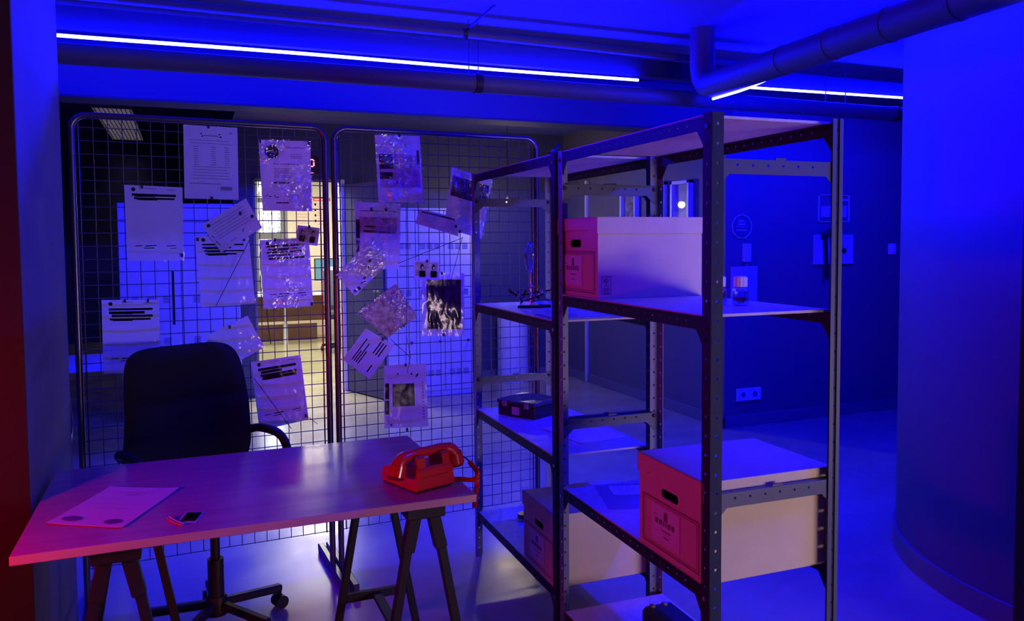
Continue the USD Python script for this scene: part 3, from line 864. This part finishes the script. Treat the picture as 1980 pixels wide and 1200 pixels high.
def unit(label, u0, L, levels):
    t = thing('shelving_unit', label, 'shelving', SO + SU * u0, SYAW)
    for v, sv in ((0, 1), (SD, -1)):
        for u, su in ((0, 1), (L, -1)):
            part('post', post(v, u, sv, su), STEEL if su > 0 else PALE_STEEL, t)
    if u0 == 0:
        rib = [bx(SD - .0005 - a, SD - .0005 - b, -.0035, .0, 0, SH, .0008) for a, b in ((.0345, .0205), (.0125, 0))]
        for q in rib:
            part('post_rib', q, BARST, t)
    for z in levels:
        part('shelf_board', bx(.004, SD - .004, .037, L - .037, z - .0075, z, .0008), CHIP, t)
        for v, sv in ((.0025, 1), (SD - .0025, -1)):
            part('beam', beam(L, z, v - (.0018 if sv < 0 else 0), sv), DARKST, t)
            for u in (.018, L - .018):
                part('bolt', cyl((v - sv * .006, u, z - .03), (v, u, z - .03), .006, 10), CHROME, t, 30)
    for u, su in ((.003, 1), (L - .003, -1)):
        for z in (1.640, .827):
            part('end_bar', end_bar(u, z, su), BARST, t)
            for v in (.02, SD - .02):
                part('bolt', cyl((v, u, z - .014), (v, u + su * .010, z - .014), .007, 10), DARKST, t, 30)
    return t


NL, FLN = .908, .95
unit('nearer metal shelving unit holding two archive boxes', 0, NL, (1.748, 1.264, .596, .165))
unit('farther metal shelving unit beside the mesh screens', NL + .025, FLN, (1.748, 1.167, .687, .213))


def S3(u, v, z):
    return SO + SU * u + SV * v + V(0, 0, z)


# archive boxes: local x along v (depth), y along u (width); front face looks to -x
def archive(label, u0, w, v0, d, z, h, torn=0, mark=False):
    t = thing('archive_box', label, 'box', S3(u0, v0, z + .0005), SYAW)
    lid = .052
    e = .004
    out = bx(0, d, 0, w, 0, h - .004)
    inn = bx(e, d - e, e, w - e, -.01, h - .008)
    hole = plate(LineString([(w / 2 - .030, h - .083), (w / 2 + .030, h - .083)]).buffer(.0125, 6), .03, (-.01, 0, 0), (0, 1, 0), (0, 0, 1))
    body = trimesh.boolean.difference([out, trimesh.boolean.difference([inn, bx(e, d - e, e, w - e, -.02, e)]), hole], engine='manifold')
    part('body', body, CARD, t)
    # lid with its notched front flap
    lp = []
    flap = Polygon([(-.004, h), (w + .004, h), (w + .004, h - lid), (w * .86, h - lid), (w * .80, h - lid + .012), (w * .2, h - lid + .012), (w * .14, h - lid), (-.004, h - lid)])
    lp.append(plate(flap, .003, (-.004, 0, 0), (0, 1, 0), (0, 0, 1)))
    lp.append(bx(-.004, d + .004, -.004, w + .004, h - .004, h, .001))
    lp += [bx(-.004, d + .004, -.0045, -.0015, h - lid, h - .002), bx(-.004, d + .004, w + .0015, w + .0045, h - lid, h - .002), bx(d + .001, d + .004, -.004, w + .004, h - lid, h - .002)]
    part('lid', lp, CARD, t)
    F = lambda y, zz, k=0: V(-.0012 - k, w - y, zz)         # y counted from the left as one looks at the front

    def q(y0, z0, y1, z1, k=0.):
        return trimesh.Trimesh([F(y0, z0, k), F(y1, z0, k), F(y1, z1, k), F(y0, z1, k)], [[0, 1, 2], [0, 2, 3]], process=False)

    def outline(y0, z0, y1, z1, tck=.003):
        return [q(y0, z0, y1, z0 + tck), q(y0, z1 - tck, y1, z1), q(y0, z0, y0 + tck, z1), q(y1 - tck, z0, y1, z1)]
    part('printed_frame', outline(.02, .015, w - .02, h - .108) + outline(.03, .022, w - .03, h - .115, .0015), BOXINK, t)
    lc = w * .46
    y0, y1, z0, z1 = lc - .075, lc + .065, .035, h - .122
    lab = part('label_card', [bx(-.0024, -.0005, w - y1, w - y0, z0, z1)], CARDP, t, label='white label card on the box front')
    k = .0016
    pr = [q(lc - .012, z1 - .034, lc + .006, z1 - .010, k)]
    rr = random.Random(int(u0 * 100))
    y = y0 + .018
    while y < y1 - .02:
        ww = .006 + .010 * rr.random(); pr.append(q(y, z0 + .050 + .0, y + ww, z0 + .064, k)); y += ww + .005
    pr += [q(lc - .025, z0 + .035, lc + .022, z0 + .038, k), q(lc - .014, z0 + .018, lc + .012, z0 + .022, k), q(y0 + .01, z1 - .028, y0 + .03, z1 - .026, k)]
    part('label_print', pr, BOXINK, lab)
    # forest mark on the side that faces the room's front
    if mark:
        G = lambda x, zz: V(x, -.0012, zz)
        def g(x0, z0_, x1, z1_):
            return trimesh.Trimesh([G(x0, z0_), G(x1, z0_), G(x1, z1_), G(x0, z1_)], [[0, 1, 2], [0, 2, 3]], process=False)
        a, b, c0, c1 = .012, .046, .014, .070
        mk = [g(a, c0, b, c0 + .0014), g(a, c1 - .0014, b, c1), g(a, c0, a + .0014, c1), g(b - .0014, c0, b, c1)]
        mk.append(tube([G(x, zz) for x, zz in ((.029, .046), (.029, .052), (.024, .053), (.026, .060), (.029, .066), (.033, .063), (.036, .054), (.031, .052))], .0008, 5))
        mk.append(tube([G(x, zz) for x, zz in ((.017, .053), (.019, .051), (.024, .060))], .0008, 5))
        L_ = meshkit.text_mesh('FSC', .0065, .0004)
        L_ = T(L_, frame(G(.022, .037), V(1, 0, 0), V(0, 0, 1), V(0, -1, 0)))
        mk += [L_] + [g(.018, .031 - .005 * k, .040 - .003 * (k % 2), .033 - .005 * k) for k in range(4)]
        part('forest_mark', mk, BOXINK, t)
    return t


archive('archive box on the upper shelf of the nearer unit', .628, .328, .012, .378, 1.264, .256, mark=True)
archive('archive box on the third shelf of the nearer unit', .028, .322, .004, .386, .596, .256)
archive('archive box on the bottom shelf of the farther unit', .957, .315, .006, .385, .213, .262)

# pill bottles on the upper shelf
def bottle(label, u, v, z, r=.024, pills=True):
    t = thing('pill_bottle', label, 'bottle', S3(u, v, z), 0, 'bottles on the upper shelf')
    part('bottle_body', lathe([(0, .001), (r * .95, .001), (r, .005), (r, .038), (r * .9, .045), (r * .68, .049), (r * .68, .054), (r * .63, .054), (r * .63, .048), (r * .85, .043), (r * .93, .036), (r * .93, .006), (0, .005)]), BOTTLE, t, 40)
    n = 26
    pts = [(r * math.cos(2 * math.pi * k / n) * (.72 if k % 2 else .68), r * math.sin(2 * math.pi * k / n) * (.72 if k % 2 else .68)) for k in range(n)]
    pts = [(p[0] / .7 * .78, p[1] / .7 * .78) for p in pts]
    part('cap', [plate(Polygon(pts), .026, (0, 0, .052), (1, 0, 0), (0, 1, 0)), lathe([(r * .76, .078), (r * .6, .0815), (0, .082)], 26)], WHITEP, t)
    if pills:
        rr = random.Random(3); ms = []
        for k in range(16):
            a, q = rr.random() * 6.28, r * .68 * math.sqrt(rr.random())
            b = icosphere(1, .0052); b.vertices *= V(1.3, 1, .8); b.apply_translation((q * math.cos(a), q * math.sin(a), .010 + .010 * rr.random())); ms.append(b)
        part('pills', ms, PILL, t, True, kind='stuff')
    return t


bottle('clear pill bottle with a white cap on the upper shelf', .24, .26, 1.264)
bottle('small clear bottle half hidden by the front post', .268, .212, 1.264, .020, False)

# helping hand with magnifier on the farther unit
hz = thing('helping_hand', 'chrome helping-hand stand with magnifier on the farther unit', 'tool', S3(1.52, .14, 1.167), -25)
part('base', [bx(-.055, .055, -.022, .022, 0, .010, .003), bx(.0, .085, .012, .05, 0, .010, .003)], BLACKP, hz)
part('rod', [cyl((0, 0, .008), (0, 0, .155), .004, 12), bar((-.06, 0, .05), (.09, 0, .075), .006, .006), bar((.0, .0, .09), (.05, .01, .082), .006, .006), bar((-.045, .0, .012), (-.02, .0, .075), .006, .006), bar((-.02, .0, .03), (.06, .0, .06), .008, .006), bar((.0, .0, .02), (.035, .0, .045), .010, .010), bar((-.055, .0, .07), (-.035, .0, .02), .005, .005)], CHROME, hz, 30)
for p in ((0, 0, .058), (-.05, 0, .052), (.045, 0, .068), (.0, 0, .092), (.03, .005, .055), (.0, 0, .155), (.02, .0, .035), (-.028, .0, .035), (.06, .0, .062)):
    part('ball_joint', T(icosphere(2, .009), trimesh.transformations.translation_matrix(p)), CHROME, hz, True)
for sgn, p in ((-1, (-.06, 0, .05)), (1, (.09, 0, .076))):
    p = V(*p)
    part('crocodile_clip', [bar(p, p + V(sgn * .035, 0, .022), .008, .004), bar(p, p + V(sgn * .033, 0, .030), .008, .004), cyl(p + V(0, -.006, .004), p + V(0, .006, .004), .005)], CHROME, hz)
mg = V(-.004, 0, .215)
part('magnifier_rim', tube(ring_path(mg, (.25, .97, 0), (0, 0, 1), .058), .005, 8, True), CHROME, hz, True)
part('magnifier_lens', lathe([(0, -.004), (.04, -.002), (.056, 0), (.04, .002), (0, .004)], 28).apply_transform(frame(mg, V(.25, .97, 0), V(0, 0, 1), V(.97, -.25, 0))), CLEAR, hz, True)

# black case on the farther unit
tb = thing('tool_case', 'black plastic case with a purple label on the farther unit', 'case', S3(1.523, .155, .687), SYAW + 30)
part('body', bx(0, .185, 0, .205, 0, .052, .004), BLACKP, tb)
part('lid', bx(-.005, .19, -.005, .21, .053, .070, .004), mat('case_lid', (.05, .05, .06), .3), tb)
part('label_card', bx(-.0012, 0, .085, .125, .010, .044), mat('purple_card', (.45, .30, .55), .6), tb, label='purple square label')
for y in (.03, .15):
    part('latch', bx(-.009, 0, y, y + .025, .042, .066, .002), GREYP, tb)
# black bag on the nearer unit's lowest shelf
bg = thing('black_case', 'black equipment case on the lowest shelf of the nearer unit', 'case', S3(.30, .165, .165), SYAW)
part('body', bx(0, .115, 0, .33, 0, .095, .012), BLACKP, bg)
for x in (.025, .07):
    part('latch', bx(x, x + .014, .30, .32, .092, .102, .002), GREYP, bg)


def shelfpaper(label, cs, z, cat='paper', m=PAPERF, prints=True, name='shelf_paper', bow=.003):
    t, f = flat(name, label, cat, [tuple((S3(u, v, 0))[:2]) for u, v in cs], z, m, bow, dx=V(0, 0, 0), th=.001)
    if prints:
        r = random.Random(len(label))
        part('fine_print', [fquad(f, .12, .16 + .07 * k, .5 + .38 * r.random(), .175 + .07 * k) for k in range(10)], mat('faint_ink', (.5, .46, .55), .6), t, kind='stuff')
    return t, f


shelfpaper('printed sheet on the third shelf of the farther unit', [(1.372, .125), (1.082, .163), (1.108, .368), (1.40, .33)], .687)
shelfpaper('small paper slip at the back edge behind the black case', [(1.49, .31), (1.56, .388), (1.46, .388), (1.40, .33)], .687, prints=False)
shelfpaper('sheet on the upper shelf of the farther unit', [(1.24, .04), (1.24, .25), (.98, .25), (.98, .04)], 1.167)
t, f = shelfpaper('dark folder lying on the third shelf of the nearer unit', [(.868, .115), (.618, .045), (.544, .312), (.796, .382)], .596, 'folder', mat('folder_card', (.30, .28, .40), .6), False, 'folder', .0)
shelfpaper('white card lying on the dark folder', [(.835, .150), (.74, .124), (.687, .316), (.785, .340)], .5975, 'card', PAPERF, True, 'index_card', .0)

# small clamp on top of the farther unit
cl = thing('spring_clamp', 'small black spring clamp on top of the farther unit', 'clamp', S3(1.0, .025, 1.748), 15)
part('jaw', [bar((-.02, 0, .006), (.012, 0, .012), .012, .006), bar((.0, 0, .012), (.022, 0, .04), .010, .006)], BLACKP, cl)
part('spring', cyl((.0, -.008, .012), (.0, .008, .012), .007, 14), CHROME, cl)
# flask behind the low box
fk = thing('glass_flask', 'small clear flask with a red drop behind the low archive box', 'flask', S3(1.66, .16, .213), 0)
part('glass_body', lathe([(0, .001), (.038, .002), (.040, .01), (.034, .05), (.016, .09), (.013, .14), (.015, .145), (.012, .145), (.011, .09), (.030, .05), (.036, .012), (0, .006)]), CLEAR, fk, 40)
part('liquid', lathe([(0, .008), (.034, .012), (.031, .03), (0, .03)]), REDD, fk, 30)

# ------------------------------------------------------------------ back of the room
def locker(name, label, x0, x1, h, nd, vents, handle):
    t = thing(name, label, 'cabinet', ((x0 + x1) / 2, 7.25, 0))
    w = x1 - x0
    part('body', bx(-w / 2, w / 2, .02, .62, .0, h, .004), WHITEM, t)
    part('plinth', bx(-w / 2 + .01, w / 2 - .01, .012, .02, .0, .05), WHITEM, t)
    dw = w / nd
    for k in range(nd):
        a = -w / 2 + k * dw
        d = part('door', bx(a + .004, a + dw - .004, 0, .018, .06, h - .012, .003), WHITEM, t)
        sl = []
        for z in vents:
            for c in (.25, .5, .75):
                for i in range(5):
                    sl.append(bx(a + dw * c - .026, a + dw * c + .026, -.002, .001, z + i * .012, z + i * .012 + .006))
        if sl:
            part('vent', sl, GREYP, d, kind='stuff')
        if handle:
            part('knob', cyl((a + dw - .05, 0, .52), (a + dw - .05, -.02, .52), .014, 14), CHROME, d, 30)
    return t


locker('locker', 'white metal lockers with vents behind the right screen', 1.69, 2.51, 1.755, 3, (.20, .95, 1.38), True)
lk = locker('locker', 'blue-lit white cabinet with a dark slot behind the left screen', -.475, .44, 1.775, 2, (.62, .96), False)
part('handle_slot', bx(-.07, -.052, -.004, .001, .78, 1.22, .002), INK, lk)
part('shelf_edge', bx(-.44, .44, -.006, .001, 1.62, 1.628), GREYP, lk)

pb = thing('waste_bin', 'white cylindrical bin right of the lockers', 'bin', (3.12, 7.75, 0))
part('body', lathe([(0, 0), (.155, 0), (.16, .01), (.16, .70), (.15, .72), (0, .72)], 36), WHITEM, pb, 40)
part('lid', lathe([(.162, .70), (.162, .735), (.12, .76), (0, .765)], 36), GREYP, pb, 40)

ck = thing('digital_clock', 'digital wall clock with red glowing digits above the office door', 'clock', (1.06, YB - .03, 2.165))
part('body', bx(-.30, .16, 0, .03, -.085, .085, .006), BLACKP, ck)


def seg7(digit, x, s=.034, t_=.012):
    on = {'2': 'abged', '0': 'abcdef', '1': 'bc'}[digit]
    z = {'a': (0, s * 1.9, 1), 'g': (0, 0, 1), 'd': (0, -s * 1.9, 1), 'f': (-s, s * .95, 0), 'b': (s, s * .95, 0), 'e': (-s, -s * .95, 0), 'c': (s, -s * .95, 0)}
    out = []
    for k in on:
        px, pz, hor = z[k]
        a, b = (s * .85, t_ / 2) if hor else (t_ / 2, s * .85)
        out.append(bx(x + px - a, x + px + a, -.004, .001, pz - b, pz + b))
    return out


for dgt, x in (('0', -.17), ('2', -.045), ('2', .075)):
    part('digit', seg7(dgt, x), emitter('clock_red', (1, .06, .09), 9), ck)

# low table at the back left
tb = thing('side_table', 'low white table with splayed legs behind the left screen', 'table', (-.46, 5.9, 0))
part('table_top', bx(-.5, .24, -.3, .3, .66, .70, .006), WHITEM, tb)
for x, y in ((-.4, -.22), (.14, -.22), (-.4, .22), (.14, .22)):
    part('leg', bar((x, y, .66), (x + (.09 if x > 0 else -.05), y * 1.15, 0), .035, .035, .004), WHITEM, tb)
sp = thing('white_post', 'narrow white post standing beside the low table', 'post', (-.165, 5.55, 0))
part('pole', bx(-.014, .014, -.014, .014, .02, .70, .003), WHITEM, sp)
part('foot', bx(-.06, .06, -.06, .06, 0, .02, .003), WHITEM, sp)
cr = thing('chrome_chair', 'chrome tube frame glinting beside the left screen post', 'chair frame', (-.52, 4.35, 0))
part('tube_leg', [tube(spline([(-.0, 0, .85), (.01, 0, .62), (.005, -.02, .52), (-.03, -.03, .42), (-.03, -.03, .013)], 24), .010, 8), tube(spline([(-.05, .1, .72), (-.045, .1, .5), (-.05, .08, .013)], 16), .010, 8)], CHROME, cr, 40)
part('seat', bx(-.35, -.02, -.1, .28, .44, .47, .01), BLACKP, cr)

# picture frames on the block wall (x = 3.8)
def shadowbox(label, y0, y1, z0, z1, m):
    t = thing('picture_frame', label, 'picture frame', (3.8, (y0 + y1) / 2, (z0 + z1) / 2))
    a, b = (y1 - y0) / 2, (z1 - z0) / 2
    w_ = .028
    part('frame', [bx(-.05, -.001, -a, -a + w_, -b, b, .003), bx(-.05, -.001, a - w_, a, -b, b, .003), bx(-.05, -.001, -a, a, b - w_, b, .003), bx(-.05, -.001, -a, a, -b, -b + w_, .003)], WHITEM, t)
    part('picture', bx(-.012, -.002, -a + .02, a - .02, -b + .02, b - .02), m, t)
    part('glass', bx(-.044, -.042, -a + .02, a - .02, -b + .02, b - .02), CLEAR, t)
    return t


ART = mat('art_print', (.32, .27, .26), .4, vary=.7, scale=18)
ART2 = mat('art_print_ochre', (.50, .30, .12), .4, vary=.5, scale=14)
ART3 = mat('art_print_pale', (.55, .48, .50), .4, vary=.25, scale=10)
shadowbox('white picture frame with a brown textured print, leftmost', 6.36, 6.64, 1.50, 1.90, ART)
shadowbox('ochre picture frame half hidden by the shelf post', 5.90, 6.14, 1.50, 1.94, ART2)
shadowbox('white picture frame with the bulb mirrored in its glass', 5.52, 5.79, 1.50, 1.93, ART3)

# signs and fittings on the front of the block (y = 5.1)
def onwall(name, label, cat, x, z):
    return thing(name, label, cat, (x, 5.1, z))


rs = onwall('round_emblem', 'round emblem sign above the pill bottle', 'sign', 3.945, 1.545)
part('disc', lathe([(0, 0), (.088, 0), (.088, .006), (0, .006)], 40).apply_transform(frame(V(0, -.001, 0), V(1, 0, 0), V(0, 0, 1), V(0, -1, 0))), WALLD, rs, 30)
GL = mat('sign_white', (.75, .75, .8), .4)
part('ring', tube([V(.090 * (1 + .02 * math.sin(9 * a)) * math.cos(a), -.009, .090 * (1 + .02 * math.sin(9 * a)) * math.sin(a)) for a in np.linspace(0, 2 * np.pi, 60, endpoint=False)], .0045, 6, True), GL, rs, True)
part('lettering', [bx(-.055, .055, -.010, -.007, -.004, .0), bx(-.045, .045, -.010, -.007, .03, .033)] + [bx(-.05 + .013 * k, -.042 + .013 * k, -.010, -.007, -.032, -.022) for k in range(8)] + [bx(-.03 + .012 * k, -.023 + .012 * k, -.010, -.007, .04, .048 + .004 * (k % 2)) for k in range(5)] + [bx(-.036 + .013 * k, -.028 + .013 * k, -.010, -.007, .012, .022) for k in range(6)], GL, rs)
cb = onwall('wall_box', 'small pale box under the round emblem', 'wall box', 3.985, 1.345)
part('box', bx(-.033, .033, -.035, -.001, -.07, .07, .004), WHITEP, cb)
part('bracket', bx(-.012, .012, -.012, -.001, .095, .105), GREYP, cb)
part('bracket', bx(-.010, .010, -.02, -.001, -.13, -.07), GREYP, cb)
one('wall_panel', bx(3.845, 4.085, 5.075, 5.099, .90, 1.24, .003), mat('wall_panel_paint', (.5, .5, .55), .5), 'square grey panel behind the pill bottle', 'panel')
ep = onwall('notice_frame', 'outlined notice behind the back post of the shelving', 'notice', 4.855, 1.69)
part('outline', [bx(-.16, -.153, -.012, -.001, -.11, .11), bx(.153, .16, -.012, -.001, -.11, .11), bx(-.16, .16, -.012, -.001, .103, .11), bx(-.16, .16, -.012, -.001, -.11, -.103)], GL, ep)
part('panel', [bx(-.13, .13, -.010, -.001, -.07, .02), bx(.05, .15, -.010, -.001, .06, .08)], mat('wall_panel_paint', (.5, .5, .55), .5), ep)
tp = onwall('pegboard', 'pale board with hanging dark tools behind the back post', 'board', 4.85, 1.37)
part('board', bx(-.205, .205, -.02, -.001, -.13, .11, .003), mat('wall_panel_paint', (.5, .5, .55), .5), tp)
part('hook', bx(-.15, -.13, -.03, -.02, .08, .13), CHROME, tp)
part('hook', bx(.0, .02, -.03, -.02, .08, .12), CHROME, tp)
part('tool', [bar((-.11, -.035, .11), (-.09, -.035, -.24), .03, .02), bar((-.05, -.035, .12), (-.03, -.035, -.08), .02, .02), cyl((.1, -.03, -.02), (.1, -.02, -.02), .02), cyl((-.12, -.035, .10), (-.06, -.035, .14), .022)], BLACKP, tp)
sw = onwall('light_switch', 'white light switch beside the curved wall', 'switch', 5.49, 1.358)
part('plate', bx(-.04, .04, -.012, -.001, -.045, .045, .003), WHITEP, sw)
part('rocker', bx(-.018, .018, -.017, -.012, -.024, .024, .002), WHITEP, sw)
so = onwall('wall_socket', 'white double socket plate low on the dark wall', 'socket', 4.022, .247)
part('plate', bx(-.116, .116, -.014, -.001, -.05, .05, .004), WHITEP, so)
for x in (-.055, .055):
    part('socket', lathe([(0, 0), (.022, 0), (.022, .003), (0, .003)], 20).apply_transform(frame(V(x, -.0142, 0), V(1, 0, 0), V(0, 0, 1), V(0, -1, 0))), GREYP, so, 30)

# ------------------------------------------------------------------ office things
od = thing('office_desk', 'office desk with a cream leg and brown panel beyond the door', 'desk', (1.5, 11.7, 0))
part('desk_top', bx(-.62, .62, 0, .7, .70, .735, .004), WHITEM, od)
part('modesty_panel', bx(-.60, .60, .55, .57, .30, .70), BROWN, od)
part('lower_panel', bx(-.60, .30, .50, .53, .02, .26), BROWN, od)
part('leg', [cyl((-.18, .25, 0), (-.18, .25, .30), .035, 16, .028), cyl((-.18, .25, .30), (-.18, .25, .70), .014, 14)], WHITEM, od, 30)
part('cable', tube(spline([(-.42, .3, .7), (-.41, .3, .3), (-.38, .28, .012)], 12), .008, 6), BLACKP, od)
mo = thing('monitor', 'office monitor with a pale cyan screen', 'monitor', (1.99, 12.0, .735))
part('screen', bx(-.24, .24, 0, .03, .16, .48, .004), BLACKP, mo)
part('display', bx(-.225, .225, -.002, .0, .175, .465), emitter('screen_cyan', (.22, .55, .62), .75), mo)
part('stand', [bx(-.03, .03, .01, .03, .0, .2), bx(-.1, .1, -.06, .1, .0, .012)], BLACKP, mo)
oc = thing('swivel_chair', 'grey office chair beyond the door', 'chair', (1.83, 10.95, 0))
part('backrest', bx(-.10, .28, .14, .22, .55, 1.12, .05), GREYP, oc)
part('seat', bx(-.1, .34, -.3, .16, .45, .54, .03), mat('dark_grey_fabric', (.05, .05, .055), .9), oc)
part('column', cyl((.1, -.05, .08), (.1, -.05, .46), .03, 14), BLACKP, oc, 30)
for k in range(5):
    a = math.radians(72 * k + 10)
    part('base_arm', bar((.1, -.05, .1), (.1 + .27 * math.cos(a), -.05 + .27 * math.sin(a), .075), .04, .03), BLACKP, oc)
    part('caster', cyl((.1 + .27 * math.cos(a) - .015, -.05 + .27 * math.sin(a), .033), (.1 + .27 * math.cos(a) + .015, -.05 + .27 * math.sin(a), .033), .032, 14), BLACKP, oc, 30)
PNK = mat('pale_pink_paper', (.75, .60, .50), .7)


def poster(label, x0, x1, z0, z1, header):
    t = thing('wall_poster', label, 'poster', ((x0 + x1) / 2, OFY, (z0 + z1) / 2))
    a, b = (x1 - x0) / 2, (z1 - z0) / 2
    part('sheet', bx(-a, a, -.006, -.001, -b, b), PNK, t)
    if header:
        part('header', bx(-a, a, -.008, -.006, b - .05, b), mat('poster_red', (.7, .06, .04), .6), t, label='red header strip')
        part('header_text', [bx(-a + .02 + .032 * k, -a + .044 + .032 * k, -.0095, -.008, b - .035, b - .015) for k in range(int((2 * a - .03) / .032))], GL, t)
    part('text', [bx(-a + (.06 if header else .03), a - .02 - .03 * (k % 3), -.0075, -.006, b - .10 - k * .045, b - .094 - k * .045) for k in range(int((2 * b - .12) / .045))], mat('faint_brown_ink', (.40, .28, .22), .7), t)
    if header:
        part('symbol', [bx(-a + .015, -a + .04, -.0075, -.006, b - .12 - k * .085, b - .085 - k * .085) for k in range(int((2 * b - .15) / .085))], INK, t)


poster('pale office poster left of the red headed one', 1.60, 1.86, 1.62, 1.98, False)
poster('office poster with a red header', 1.90, 2.16, 1.62, 2.14, True)
# bare shrub outside the window
sh = thing('shrub', 'bare twiggy shrub outside the office window', 'shrub', (1.2, 13.9, 0))
rr = random.Random(11); tw = []
for k in range(26):
    x = rr.uniform(-.35, .35); z = .3 + rr.random() * .5
    pts = [(x * .3, 0, 0)]
    for j in range(5):
        q = pts[-1]; pts.append((q[0] + x * .2 + rr.uniform(-.06, .06), q[1] + rr.uniform(-.05, .05), q[2] + .32 + rr.random() * .22))
    tw.append(tube(pts, np.linspace(.010, .003, 6), 5))
part('twig', tw, mat('twig_bark', (.16, .14, .10), .8), sh, kind='stuff')
